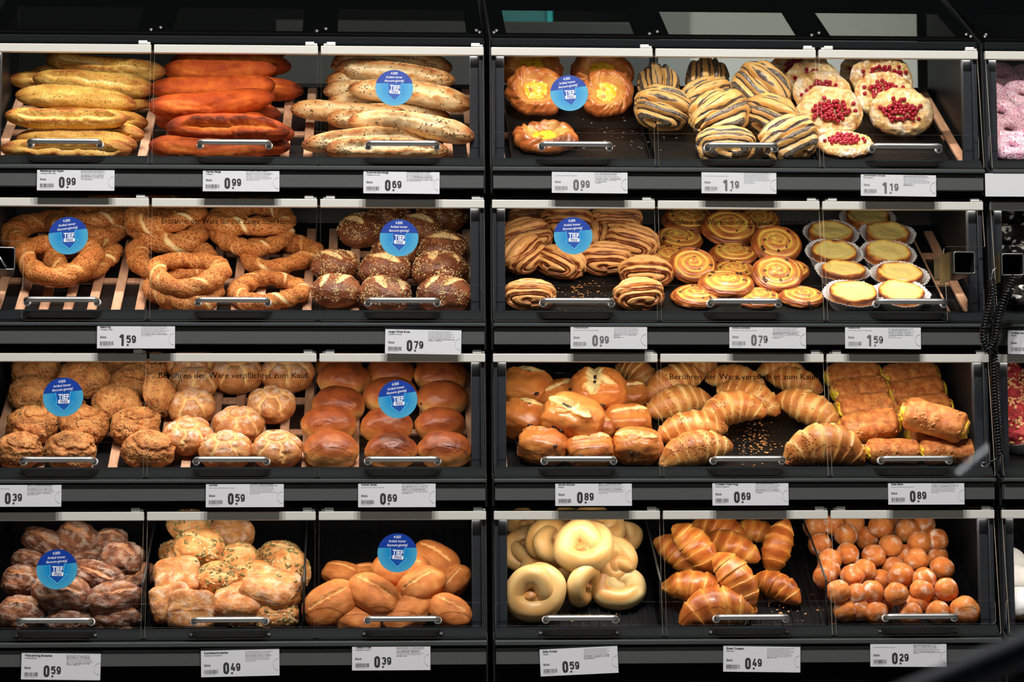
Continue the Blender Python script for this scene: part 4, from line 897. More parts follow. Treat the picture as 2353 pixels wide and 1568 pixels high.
def tuscan(seed):
    V, F, D = blob(0.118, 0.084, 0.062, 2.35, 0.3, seed, 0.06, 1.4, 0.008); tone = 0.60+0.2*fbm(D, 1.8, 2, seed); rnd = np.random.RandomState(seed)
    V, tone = slash(V, D, tone, (-0.7, rnd.uniform(-0.2, 0.2)), (0.6, rnd.uniform(-0.25, 0.25)), 0.075, 0.005, seed+3, 0.2, 0.7, 0.18)
    rec('tuscan', [('body', mk('herb_roll', V, F, BM['tuscan'], tone), None)], 0.118, 0.028)
for s in range(3): tuscan(410+s)
def catmull(P0, n):
    P0 = np.asarray(P0, float); P1 = np.vstack([2*P0[0]-P0[1], P0, 2*P0[-1]-P0[-2]]); out = []
    k = len(P0)-1
    for q in np.linspace(0, k-1e-6, n):
        i = int(q); f = q-i; a, b, c, d = P1[i], P1[i+1], P1[i+2], P1[i+3]
        out.append(0.5*((2*b)+(-a+c)*f+(2*a-5*b+4*c-d)*f*f+(-a+3*b-3*c+d)*f**3))
    return np.array(out)
def knot(seed):
    rnd = np.random.RandomState(seed)
    P0 = [(-0.020, 0.036, -0.010), (0.012, 0.040, 0.0), (0.038, 0.018, 0.003), (0.038, -0.018, 0.003), (0.012, -0.041, 0.002), (-0.022, -0.038, 0.002), (-0.042, -0.010, 0.006),
          (-0.026, 0.022, 0.016), (0.004, 0.022, 0.021), (0.020, 0.002, 0.014), (0.012, -0.016, 0.004), (-0.006, -0.012, 0.010), (-0.010, -0.002, 0.024)]
    P0 = np.array(P0)*np.array([0.88, 0.88, 1.05])+rnd.normal(size=(13, 3))*0.0018; path = catmull(P0, 150); T = {}
    def rf(tt, ph):
        r = 0.0222*(0.55+0.45*sst(tt, 0, 0.12))*(1-0.34*sst(tt, 0.62, 1.0))*np.clip((1-tt)/0.03, 0.05, 1)**0.5*np.clip(tt/0.03, 0.05, 1)**0.5
        Q = np.stack([tt*6, np.cos(ph), np.sin(ph)], 1); T['t'] = 0.36+0.2*np.sin(ph)+0.35*sst(tt, 0.9, 1)+0.12*fbm(Q, 1.2, 2, seed)
        return r*(1+0.04*fbm(Q, 1.2, 2, seed+1))
    V, F, _, _ = sweep(path, rf, 36)
    tone = T['t']-0.1*(V[:, 2] < 0)+0.55*sst(-V[:, 2], 0.008, 0.017)
    rec('knot', [('body', mk('sweet_knot', V, F, BM['knot'], tone), None)], 0.113, 0.019)
for s in range(3): knot(430+s)
def ball(seed):
    V, F, D = blob(0.05, 0.05, 0.048, 2.0, 0.0, seed, 0.06, 1.3, 0.008, 5); tone = 0.42+0.2*fbm(D, 1.6, 2, seed)+0.12*np.exp(-(D[:, 2]/0.25)**2)*0
    fl = 0.30+0.50*fbm(D, 1.7, 3, seed+2)+0.26*sst(np.abs(fbm(D, 1, 1, seed+5)), 0.3, 0.7)
    rec('ball', [('body', mk('dough_ball', V, F, BM['ball'], tone, fl), None)], 0.05, 0.022)
for s in range(5): ball(450+s)
def powder(seed):
    V, F, D = blob(0.085, 0.078, 0.050, 2.2, 0.2, seed, 0.05, 1.3, 0.006, 5); fl = sst(D[:, 2], -0.35, 0.25)*1.1+0.15*fbm(D, 3, 2, seed)
    rec('powder', [('body', mk('powdered_donut', V, F, BM['powder'], 0.3+0.2*fbm(D, 2, 2, seed), fl), None)], 0.085, 0.024)
for s in range(2): powder(470+s)
# ------------------------------------------------------------------ racks, baking trays, bins
def plane_frame(r, x, s, lift=0.0):
    """matrix of a frame lying on the tray plane of row r: x across, s metres up the slope"""
    p = TRAY0[r] + np.array([x, math.cos(TILT)*s, math.sin(TILT)*s]) + NRM*lift
    return Matrix.Translation(Vector(p)) @ Matrix.Rotation(TILT, 4, 'X')
SL = 0.47
SLAT = box_mesh('slat', (-0.0095, 0.0095, 0, SL, -0.008, 0.0), M['wood'], 0.0015)
ORD = ('top', 'second', 'third', 'bottom')
def rack(un, b, r, label, n=7):
    xc = (un-1)*U + (b+0.5)*P; root = bpy.data.objects.new('slatted_rack', None); COL.objects.link(root)
    root.matrix_world = plane_frame(r, xc, 0.004); tag(root, label, 'wooden rack', 'slatted beech racks under the baked goods')
    pit = 0.0478
    for i in range(n): link('slat', SLAT, root, (0.0+(i-(n-1)/2)*pit, 0, 0))
    hw = (n-1)/2*pit+0.009
    for y in (0.002, 0.20, 0.345): link('cross_rail', box_mesh('cross_rail', (-hw, hw, y, y+0.022, -0.0155, -0.0082), M['wood'], 0.001), root)
for r in range(3):
    what = (('corn sticks', 'paprika sticks', 'caraway sticks'), ('left sesame rings', 'middle sesame rings', 'pretzel rolls'), ('grain rolls', 'flower rolls', 'raisin brioches'))[r]
    for b in range(3): rack(0, b, r, 'beech slatted rack under the %s in the left cabinet' % what[b])
    for b in (0, 2):
        rack(1, b, r, 'beech slatted rack under the black tray of %s' % (('custard danishes', '', 'redcurrant pastries'), ('cinnamon rolls', '', 'cheesecake tarts'), ('chocolate brioches', '', 'pudding rolls'))[r][b])
def baking_tray(r, u0, u1, label, x0=None, x1=None):
    y = TRAY0[r][1]+0.01
    if x0 is None: x0 = at_y(u0, V_TRAY[r], y)[0]; x1 = at_y(u1, V_TRAY[r], y)[0]
    bm = bmesh.new(); L0, L1 = 0.014, 0.435; rim = 0.017
    add_box(bm, x0, x1, L0, L1, 0.0005, 0.002)
    for (a, b_, c, d) in ((x0-0.0012, x0, L0, L1), (x1, x1+0.0012, L0, L1), (x0-0.0012, x1+0.0012, L0-0.0012, L0), (x0-0.0012, x1+0.0012, L1, L1+0.0012)): add_box(bm, a, b_, c, d, 0.0005, rim, 0.0004)
    o = link('baking_tray', bm_mesh('baking_tray', bm, M['tray']), None); o.matrix_world = plane_frame(r, 0, 0, 0.0)
    tag(o, label, 'baking tray', 'black baking trays'); return o
for r, uu, nm in ((0, ((1178, 1494), (1508, 1872), (1882, 2190)), ('custard danishes', 'poppy seed rolls', 'redcurrant pastries')),
                  (1, ((1158, 1476), (1515, 1863), (1868, 2176)), ('cinnamon rolls', 'raisin snails', 'cheesecake tarts')),
                  (2, ((1194, 1512), (1524, 1880), (1892, 2212)), ('chocolate brioches', 'nut croissants', 'pudding rolls'))):
    for (a, b), n_ in zip(uu, nm): baking_tray(r, a, b, 'black baking tray under the %s' % n_)
for r, n_ in enumerate(('pink sprinkled donuts', 'black and white cookie donuts', 'red streusel muffins')):
    baking_tray(r, 0, 0, 'black baking tray under the %s at the right edge' % n_, U+0.014, U+P-0.014)
def bin_(un, b, label):
    r = 3; x0 = (un-1)*U+b*P+0.006+(0.017 if b == 0 else 0); x1 = (un-1)*U+(b+1)*P-0.006-(0.017 if b == 2 else 0)
    DU = {(0, 0): 329, (0, 1): 698, (1, 0): 1518, (1, 1): 1899}
    if (un, b) in DU: x1 = at_y(DU[un, b], 1400, TRAY0[3][1]+0.006)[0]-0.002
    if (un, b-1) in DU: x0 = at_y(DU[un, b-1], 1400, TRAY0[3][1]+0.006)[0]+0.002
    bm = bmesh.new(); add_box(bm, x0, x1, 0.004, 0.44, 0.0, 0.002)
    n = 15
    for i in range(n):
        x = x0+0.012+i*(x1-x0-0.024)/(n-1); add_box(bm, x-0.0022, x+0.0022, 0.006, 0.438, 0.002, 0.0065, 0.0012)
    add_box(bm, x0, x1, 0.002, 0.0045, 0.0, 0.014, 0.0005)
    add_box(bm, x0, x1, 0.438, 0.4405, 0.0, 0.10, 0.0005)
    root = link('ribbed_bin', bm_mesh('ribbed_bin', bm, M['rib'])); root.matrix_world = plane_frame(r, 0, 0, -0.006); tag(root, label, 'bin', 'black ribbed bins on the bottom shelf')
    # upright dividers with a dark edge, standing at the bin's sides
    y0, z0 = TRAY0[3][1]+0.006, TRAY0[3][2]
    hv = [at_y(1898, 1333, y0+0.0)[2]-z0, 0]
    for k, x in enumerate((x0-0.002, x1+0.002)):
        if (k == 0 and b == 0) or (k == 1 and b == 2): continue
        if k == 0: continue
        t = math.tan(TILT)
        poly = [(y0, z0+0.002), (y0, z0+hv[0]), (y0+0.17, z0+0.17*t+0.098), (y0+0.23, z0+0.23*t+0.085), (y0+0.40, z0+0.40*t+0.08), (y0+0.40, z0+0.40*t+0.002)]
        clear = (un, b) != (0, 0) or True
        d = link('divider', prism('divider', poly, 'x', x-0.0014, x+0.0014, [M['pane'] if (un, b) == (1, 1) else M['smokedark'], M['black']], 1), root)
        d.matrix_parent_inverse = root.matrix_world.inverted(); d['label'] = 'thin divider plate with black edge'
        pts = [(x, a, c+0.001) for a, c in poly[1:5]]
        q = link('divider_edge', tube_mesh('divider_edge', [(x, y0, z0+0.01), (x, y0, z0+hv[0]-0.002)]+pts, 0.0022, M['black'], 8), d)
M['smokedark'] = glass('smoked_divider', (0.35, 0.35, 0.36))
for un, ns in ((0, ('walnut rolls', 'pumpkin seed rolls', 'herb rolls')), (1, ('sweet knots', 'butter croissants', 'sugared dough balls'))):
    for b in range(3): bin_(un, b, 'black ribbed bin on the bottom shelf holding the %s' % ns[b])
def crumbs(r, seed, n, u0, u1, v0, v1, mat, label, name, size=0.0035):
    rnd = np.random.RandomState(seed); V, F = [], []
    for i in range(n):
        u, v = rnd.normal((u0+u1)/2, (u1-u0)/4), rnd.normal((v0+v1)/2, (v1-v0)/4)
        p, _ = at_plane(u, v, TRAY0[r]+NRM*0.0035, NRM); k = size*rnd.uniform(0.25, 1.0)*(1.8 if rnd.rand() < 0.06 else 1); a0 = rnd.rand()*6.28
        ex = np.array([1.0, 0, 0]); ey = np.cross(NRM, ex); b = len(V)
        for h in (0, 0.35):
            for j in range(5): q = a0+j*1.257; rr = k*rnd.uniform(0.5, 1.0); V.append(p+ex*rr*math.cos(q)+ey*rr*math.sin(q)*0.7+NRM*h*k*rnd.uniform(0.6, 1.2))
        F += [[b+5+j for j in range(5)]]+[[b+j, b+(j+1) % 5, b+5+(j+1) % 5, b+5+j] for j in range(5)]
    o = link(name, new_mesh(name, np.array(V), F, mat)); tag(o, label, 'crumbs', None, 'stuff')
FL = plain('pastry_flake', lin(214, 150, 88), 0.6)
crumbs(1, 3, 110, 1255, 1420, 632, 712, FL, 'pastry flakes scattered on the bare tray below the cinnamon rolls', 'pastry_crumbs')
crumbs(2, 4, 150, 1680, 1800, 955, 1065, FL, 'croissant flakes scattered on the bare middle of the croissant tray', 'croissant_crumbs')
crumbs(0, 5, 60, 1330, 1560, 268, 352, plain('sugar_crumb', lin(196, 176, 150), 0.3), 'sugar crumbs and glaze bits on the tray beside the front danish', 'sugar_crumbs', 0.0030)
crumbs(3, 6, 40, 1180, 1500, 1405, 1440, FL, 'a few crumbs on the bin floor below the sweet knots', 'bin_crumbs', 0.002)
crumbs(3, 7, 30, 1740, 1890, 1380, 1440, FL, 'a few flakes on the bin floor beside the butter croissants', 'bin_flakes', 0.0035)
bin_(2, 0, 'black ribbed bin at the right edge holding the powdered donuts')
# ------------------------------------------------------------------ baked goods, placed one by one
BETA = [R(20), R(24), R(27.5), R(30.5)]
PREFIX = {'corn': ('corn_bread_stick', 'bread stick', 'yellow peppered corn bread stick', 'corn bread sticks'),
 'paprika': ('paprika_bread_stick', 'bread stick', 'orange-red paprika bread stick', 'paprika bread sticks'),
 'caraway': ('caraway_bread_stick', 'bread stick', 'pale caraway bread stick', 'caraway bread sticks'),
 'danish': ('custard_danish', 'pastry', 'glazed danish with yellow custard', 'custard danishes'),
 'poppy': ('poppy_seed_roll', 'pastry', 'striped poppy seed roll', 'poppy seed rolls'),
 'currant': ('redcurrant_pastry', 'pastry', 'iced redcurrant crumble pastry', 'redcurrant pastries'),
 'pink_donut': ('sprinkled_donut', 'donut', 'pink sprinkled donut', 'pink sprinkled donuts'),
 'cookie_donut': ('cookie_donut', 'donut', 'black and white crumb donut', 'black and white crumb donuts'),
 'simit': ('sesame_ring', 'bread ring', 'twisted sesame ring', 'sesame rings'),
 'pretzel': ('pretzel_roll', 'bread roll', 'dark seeded pretzel roll', 'pretzel rolls'),
 'cinnamon': ('cinnamon_roll', 'pastry', 'pressed cinnamon roll', 'cinnamon rolls'),
 'snail': ('raisin_snail', 'pastry', 'glazed raisin snail', 'raisin snails'),
 'tart': ('cheesecake_tart', 'tart', 'cheesecake tart in white paper', 'cheesecake tarts'),
 'grain': ('grain_roll', 'bread roll', 'brown seeded grain roll', 'grain rolls'),
 'flower': ('flower_roll', 'bread roll', 'floury flower-cut roll', 'flower rolls'),
 'brioche': ('raisin_brioche', 'bun', 'shiny brown raisin brioche', 'raisin brioches'),
 'choc': ('chocolate_chip_brioche', 'bun', 'split chocolate chip brioche', 'chocolate chip brioches'),
 'sesame_croissant': ('nut_croissant', 'croissant', 'nut-sprinkled croissant', 'nut croissants'),
 'butter_croissant': ('butter_croissant', 'croissant', 'plain butter croissant', 'butter croissants'),
 'pudding': ('pudding_roll', 'pastry', 'flaky roll with yellow pudding', 'pudding rolls'),
 'muffin': ('streusel_muffin', 'muffin', 'red streusel muffin', 'streusel muffins'),
 'walnut': ('walnut_roll', 'bread roll', 'dark floury walnut roll', 'walnut rolls'),
 'pumpkin': ('pumpkin_seed_roll', 'bread roll', 'pumpkin seed roll', 'pumpkin seed rolls'),
 'pumpkin_block': ('pumpkin_seed_roll', 'bread roll', 'square floury pumpkin seed roll', 'pumpkin seed rolls'),
 'tuscan': ('herb_roll', 'bread roll', 'oblong golden herb roll', 'herb rolls'),
 'knot': ('sweet_knot', 'pastry', 'pale sweet dough knot', 'sweet knots'),
 'ball': ('dough_ball', 'pastry', 'sugared dough ball', 'sugared dough balls'),
 'powder': ('powdered_donut', 'donut', 'powdered white donut', 'powdered donuts')}
def put(kind, r, pi, u, v, wpx, phrase, a=0, pitch=0, lift=0, roll=0, spin=0, yaw=None, tall=1.0):
    parts, nom, hh = PRO[kind][pi % len(PRO[kind])]
    be = BETA[r]+R(pitch); sb = max(0.3, math.sin(min(be, math.pi/2)))
    al = R(a); ph = math.atan2(math.sin(al), math.cos(al)*sb)*(-1)
    app = math.sqrt(math.cos(ph)**2+(math.sin(ph)*sb)**2)
    t = 5.15
    for _ in range(3):
        sc = wpx*t/FPX/nom*min(1.2, 1/app)
        he = math.sqrt((hh*math.cos(R(pitch)))**2+(0.42*nom*math.sin(R(pitch)))**2)*sc*(0.97)
        if kind in ('simit', 'corn', 'paprika', 'caraway'): he = hh*sc
        p, t = at_plane(u, v, TRAY0[r]+NRM*(he+lift), NRM)
    m = Matrix.Translation(Vector(p)) @ Matrix.Rotation(TILT+R(pitch), 4, 'X') @ Matrix.Rotation(R(roll), 4, 'Y') @ Matrix.Rotation(ph+R(spin), 4, 'Z') @ Matrix.Diagonal((sc, sc, sc*tall, 1))
    co = np.zeros(len(parts[0][1].vertices)*3); parts[0][1].vertices.foreach_get('co', co); co = co.reshape(-1, 3)
    my = float((co @ np.array(m)[:3, :3].T)[:, 1].min() + m[1][3]); lim = YR[r] + 0.0005
    if my < lim:     # keep the goods behind the guard: slide back along the line of sight
        d = ray(u, v); m = Matrix.Translation(Vector(d*((lim-my)/d[1]))) @ m
    name, cat, pre, grp = PREFIX[kind]
    root = link(name, parts[0][1]); root.matrix_world = m
    tag(root, pre+' '+phrase, cat, grp)
    for pn, me, extra in parts[1:]:
        o = link(pn, me, root)
        if extra == 'stuff': o['kind'] = 'stuff'
        elif extra is not None:
            o.location = extra[:3]
            if len(extra) > 3: o.rotation_euler = (0, 0, extra[3])
    return root
def many(kind, r, rows, **kw):
    for i, row in enumerate(rows):
        pi, u, v, w_, ph = row[:5]; o = dict(kw)
        if len(row) > 5: o.update(row[5])
        put(kind, r, pi, u, v, w_, ph, **o)
D_ = dict
many('corn', 0, [
 (1, 242, 153, 284, 'uppermost of its pile, split along the top', D_(a=7, lift=.034)),
 (0, 215, 187, 291, 'second from the top, cracked along its upper edge', D_(a=5, lift=.036)),
 (2, 174, 226, 284, 'smooth and uncracked, third from the top of its pile', D_(a=4.5, lift=.036)),
 (1, 152, 273, 282, 'wide open along its split, middle of the pile', D_(a=1.5, lift=.040)),
 (2, 176, 322, 282, 'just behind the bottom one, under the open split one', D_(a=3, lift=.003)),
 (3, 153, 345, 302, 'lowest of its pile, behind the leftmost handle', D_(a=0, lift=.0)),
 (3, 160, 186, 280, 'poking out left behind the second from the top', D_(a=0, lift=.004)),
 (0, 210, 160, 280, 'in the back, left end peeking out under the uppermost', D_(a=-3, lift=.006)),
 (0, 202, 270, 278, 'whose brown right end peeks out behind the open split one', D_(a=3, lift=.004)),
 (3, 205, 301, 262, 'with right end showing under the open split one', D_(a=5, lift=.006)),
 (2, 215, 230, 268, 'in shade behind the smooth one, right end showing', D_(a=2, lift=.002))])
many('paprika', 0, [
 (2, 530, 120, 250, 'topmost, rising behind the door rail', D_(lift=.045)),
 (1, 530, 146, 280, 'in shade right below the door rail', D_(a=2, lift=.030)),
 (0, 506, 166, 262, 'dark and smooth, third from the top of its pile', D_(a=0, lift=.032)),
 (3, 489, 202, 285, 'smooth and straight, above the one rising to the right', D_(a=-2, lift=.032)),
 (0, 488, 241, 286, 'rising to the right, middle of its pile', D_(a=-5, lift=.040)),
 (2, 566, 200, 266, 'reaching far right onto the bare slats', D_(a=3, lift=.002)),
 (1, 524, 296, 288, 'with torn open crust, over the lowest ones', D_(a=2, lift=.040)),
 (2, 520, 250, 256, 'in the lower layer, end showing right of the rising one', D_(a=5, lift=.002)),
 (3, 548, 302, 260, 'in the lower layer, round end right of the torn one', D_(a=3, lift=.004)),
 (0, 488, 342, 292, 'lowest of its pile at the front guard', D_(a=0, lift=0)),
 (2, 540, 327, 258, 'between the torn one and the lowest one', D_(a=3, lift=0)),
 (3, 490, 281, 266, 'whose left end peeks out under the rising one', D_(a=0, lift=.002))])
many('caraway', 0, [
 (1, 902, 140, 276, 'browned and uppermost, directly under the door rail', D_(a=3, lift=.042)),
 (0, 894, 152, 268, 'second from the top of its pile', D_(a=3, lift=.030)),
 (2, 909, 171, 276, 'third from the top, above the sticker', D_(a=6, lift=.034)),
 (0, 942, 215, 284, 'large, crossing behind the round blue sticker', D_(a=8, lift=.040)),
 (3, 804, 258, 276, 'reaching far left onto the bare slats', D_(a=3, lift=.018)),
 (1, 945, 288, 292, 'large, slanting down right below the sticker', D_(a=7, lift=.040)),
 (2, 880, 283, 262, 'in the lower layer, left end over the front ones', D_(a=4, lift=.012)),
 (0, 842, 321, 298, 'second from the front, pointing far left', D_(a=-2, lift=.008)),
 (2, 889, 345, 284, 'lowest of its pile, behind the handle', D_(a=0, lift=0)),
 (3, 880, 206, 274, 'in the lower layer, left of the sticker', D_(a=-2, lift=.010)),
 (1, 885, 231, 272, 'in the lower layer, under the one crossing behind the sticker', D_(a=0, lift=.002)),
 (2, 885, 180, 272, 'in the back layer, left end in shade', D_(a=-4, lift=.010)),
 (1, 905, 262, 262, 'browned, in shade between the two large ones', D_(a=0, lift=.0))])
many('danish', 0, [
 (0, 1220, 165, 152, 'at the back on the left, half covered', D_(pitch=32, lift=.012)),
 (1, 1231, 214, 142, 'leaning at left, left of the round sticker', D_(pitch=38, lift=.014)),
 (2, 1383, 172, 146, 'at the back right of the sticker, half covered', D_(pitch=36, lift=.010)),
 (0, 1393, 218, 132, 'leaning right of the round sticker', D_(pitch=38, lift=.014, spin=70)),
 (1, 1252, 325, 152, 'lying alone at the front, behind the handle', D_(pitch=4, spin=40))])
many('poppy', 0, [
 (0, 1513, 197, 118, 'at the back left, with upright bands', D_(pitch=30, spin=90, lift=.004)),
 (1, 1525, 250, 138, 'large, at the front left of its tray', D_(pitch=32, a=14, lift=.010)),
 (2, 1625, 182, 120, 'at the back centre, with upright bands', D_(pitch=30, spin=85, lift=.002)),
 (3, 1627, 226, 124, 'in the middle, half covered by the one in front', D_(pitch=24, a=-20, lift=.004)),
 (0, 1652, 263, 140, 'leaning left at the centre of the front', D_(pitch=30, a=-26, lift=.014)),
 (1, 1752, 205, 136, 'at the back right, beside the redcurrant pastries', D_(pitch=34, a=42, lift=.008)),
 (3, 1772, 268, 130, 'in the middle on the right, under the front one', D_(pitch=26, a=20, lift=.008)),
 (2, 1812, 322, 138, 'at the front right, touching the redcurrant pastry', D_(pitch=24, a=-24, lift=.008)),
 (2, 1668, 336, 142, 'lying flat at the front behind a handle', D_(pitch=2))])
many('currant', 0, [
 (0, 1840, 160, 138, 'in the left row, farthest back and shaded', D_(pitch=40, lift=.010)),
 (1, 1868, 187, 134, 'in the left row, second from the back', D_(pitch=44, lift=.014)),
 (2, 1890, 217, 140, 'in the left row, third from the back', D_(pitch=46, lift=.016)),
 (0, 1906, 258, 158, 'in the left row, fully visible in front', D_(pitch=44, lift=.014, spin=10)),
 (1, 1993, 165, 132, 'in the right row, farthest back', D_(pitch=44, lift=.010)),
 (2, 2026, 181, 146, 'in the right row, second from the back', D_(pitch=46, lift=.016, spin=180)),
 (0, 2034, 220, 146, 'in the right row, third from the back', D_(pitch=44, lift=.014, spin=180)),
 (1, 2070, 258, 154, 'in the right row, fully visible in front', D_(pitch=38, lift=.012)),
 (2, 1942, 333, 136, 'lying flat at the very front of the tray', D_(pitch=6))])
many('pink_donut', 0, [
 (0, 2296, 180, 98, 'topmost at the back, with a bright glint', D_(pitch=18, lift=.006)),
 (1, 2274, 224, 94, 'second from the back, cut by the door edge', D_(pitch=20)),
 (0, 2297, 263, 98, 'in the middle of the left column', D_(pitch=18, lift=.006)),
 (1, 2316, 302, 102, 'second from the front', D_(pitch=18, lift=.002)),
 (0, 2326, 343, 102, 'lowest, at the front guard', D_(pitch=8)),
 (1, 2349, 222, 98, 'at the right edge, second from the back', D_(pitch=18, lift=.004)),
 (0, 2366, 180, 90, 'at the right edge, farthest back', D_(pitch=18)),
 (1, 2384, 265, 96, 'at the right edge, in the middle', D_(pitch=18))])
# second row
many('simit', 1, [
 (2, 250, 487, 176, 'at the top left, right under the door rail', D_(lift=.030, spin=30)),
 (3, 215, 512, 200, 'in the upper left, behind the sticker', D_(lift=.012, spin=80)),
 (0, 108, 540, 208, 'at the far left, end bending down', D_(a=-10, lift=.008, spin=200)),
 (2, 190, 590, 190, 'in the lower layer under the stickered one, right side showing', D_(a=-10, lift=0, spin=60)),
 (0, 133, 592, 192, 'behind the round blue sticker, tilted', D_(a=-14, lift=.026, pitch=4, spin=0)),
 (3, 392, 588, 212, 'in the lower layer behind the middle one', D_(lift=0, spin=10)),
 (1, 424, 662, 202, 'lowest in the middle, under the whole ring', D_(lift=0, spin=60)),
 (0, 431, 626, 200, 'whole and uncovered, in the middle', D_(lift=.030, spin=20)),
 (2, 385, 521, 216, 'large, upper middle, crossing the gap between doors', D_(lift=.022, spin=120)),
 (1, 383, 489, 188, 'uppermost in the middle, under the rail', D_(lift=.056, spin=0)),
 (3, 580, 540, 192, 'upper right, behind the black lettering', D_(lift=.020, spin=50)),
 (2, 580, 502, 198, 'uppermost on the right, under the rail', D_(lift=.046, spin=10)),
 (0, 644, 584, 192, 'on the right, second from the front', D_(a=-2, lift=.002, spin=140)),
 (1, 622, 668, 186, 'at the front right beside the pretzel rolls', D_(lift=0, spin=-20))])
many('pretzel', 1, [
 (3, 830, 530, 112, 'at the back left on the bare slats', D_(pitch=6, spin=40)),
 (0, 894, 500, 104, 'at the back centre, shaded by the rail', D_(lift=.002)),
 (1, 966, 526, 104, 'at the back right of the sticker', D_(pitch=4, lift=.010)),
 (2, 1014, 497, 118, 'at the back right corner, shaded', D_(lift=.010)),
 (1, 1020, 571, 112, 'second from the back on the right side', D_(pitch=4, lift=.010, spin=20)),
 (2, 908, 580, 110, 'hidden behind the round sticker', D_()),
 (0, 770, 611, 110, 'second from the front on the left', D_(pitch=2)),
 (1, 885, 621, 120, 'with one wide pale cut, in the middle', D_()),
 (3, 1011, 622, 132, 'with a square pale patch, second from the front at right', D_(spin=-10)),
 (2, 772, 669, 114, 'at the front left beside the sesame ring', D_(pitch=4, spin=10)),
 (0, 884, 677, 124, 'at the front centre behind the handle', D_(spin=-30)),
 (2, 1022, 679, 130, 'at the front right with two pale cuts', D_())])
many('cinnamon', 1, [
 (0, 1210, 500, 90, 'at the back left corner, shaded', D_()),
 (1, 1303, 506, 122, 'at the back, above the round sticker', D_(lift=.018, pitch=14)),
 (2, 1415, 507, 122, 'at the back right, shaded', D_(lift=.012, pitch=10)),
 (3, 1205, 545, 124, 'on the left, second from the back', D_(lift=.008, a=-16, pitch=10)),
 (1, 1370, 539, 96, 'small, right of the sticker', D_(lift=.010, spin=90)),
 (0, 1452, 557, 122, 'dark brown, at right beside the raisin snails', D_(pitch=12, a=14, lift=.006)),
 (2, 1203, 585, 116, 'on the left, showing its spiral end', D_(pitch=22, spin=50, lift=.012)),
 (3, 1290, 603, 104, 'below the sticker, slanting down right', D_(pitch=6, a=22, lift=.002)),
 (0, 1391, 595, 122, 'with dark opened swirl, in the middle', D_(pitch=10)),
 (1, 1484, 627, 128, 'right of the crumbs, second from the front', D_(pitch=4)),
 (2, 1467, 677, 120, 'at the front right with spiral end', D_(pitch=6, spin=12)),
 (0, 1217, 679, 124, 'alone at the front left corner', D_(pitch=0))])
many('snail', 1, [
 (0, 1582, 506, 114, 'at the back left, tilted up right', D_(a=-16, pitch=8, lift=.012)),
 (1, 1745, 507, 96, 'at the back right, shaded', D_(pitch=16)),
 (2, 1676, 525, 130, 'large, at the back centre', D_(pitch=18, lift=.012, a=8)),
 (3, 1559, 551, 110, 'with raisins on its rim, left beside the cinnamon roll', D_(pitch=6, a=8)),
 (0, 1685, 585, 112, 'in the middle, under the large one', D_(pitch=4, lift=.004)),
 (1, 1540, 590, 104, 'half hidden behind the leaning pale one', D_(pitch=6)),
 (2, 1592, 611, 112, 'leaning, pale yellow face to the front', D_(pitch=26, lift=.010, a=6)),
 (3, 1784, 562, 118, 'leaning at the right, second from the back', D_(pitch=26, lift=.010, a=6)),
 (1, 1687, 624, 102, 'in the middle, covered by the one in front', D_(pitch=4)),
 (0, 1668, 653, 130, 'reddish with many raisins, front centre', D_(pitch=4, lift=.012)),
 (2, 1815, 622, 92, 'peeking out behind the large leaning right one', D_(pitch=10)),
 (3, 1785, 630, 120, 'large, leaning at the right front', D_(pitch=24, lift=.014)),
 (1, 1600, 682, 116, 'pale, at the front left behind the handle', D_(pitch=2)),
 (0, 1742, 686, 104, 'at the front, right end of the handle', D_(pitch=2)),
 (2, 1842, 683, 106, 'flat at the front right, beside the tarts', D_(pitch=2))])
many('tart', 1, [
 (0, 1993, 510, 102, 'at the very back, alone', D_(pitch=4)),
 (1, 1908, 546, 104, 'left column, second row from the back', D_(pitch=4)),
 (2, 2039, 548, 102, 'right column, second row from the back', D_(pitch=3, spin=40)),
 (0, 1915, 591, 106, 'left column, third row from the back', D_(pitch=4, spin=90)),
 (1, 2039, 593, 106, 'right column, third row from the back', D_(pitch=5, spin=130)),
 (2, 1937, 633, 103, 'left column, its paper folded up in front', D_(pitch=-2, spin=200)),
 (0, 2066, 642, 108, 'right column, second row from the front', D_(pitch=2, spin=160)),
 (1, 1959, 686, 110, 'left one of the front row', D_(pitch=2, spin=60)),
 (2, 2069, 685, 107, 'right one of the front row, behind the handle', D_(pitch=2, spin=90))])
many('cookie_donut', 1, [
 (0, 2318, 515, 118, 'at the back right of the tongs holder', D_(pitch=20)),
 (1, 2312, 562, 112, 'middle one beside the tongs holder', D_(pitch=20)),
 (0, 2360, 600, 100, 'half hidden by the right tongs holder', D_(pitch=10)),
 (1, 2352, 685, 90, 'at the front, right of the coiled cord', D_(pitch=4))])
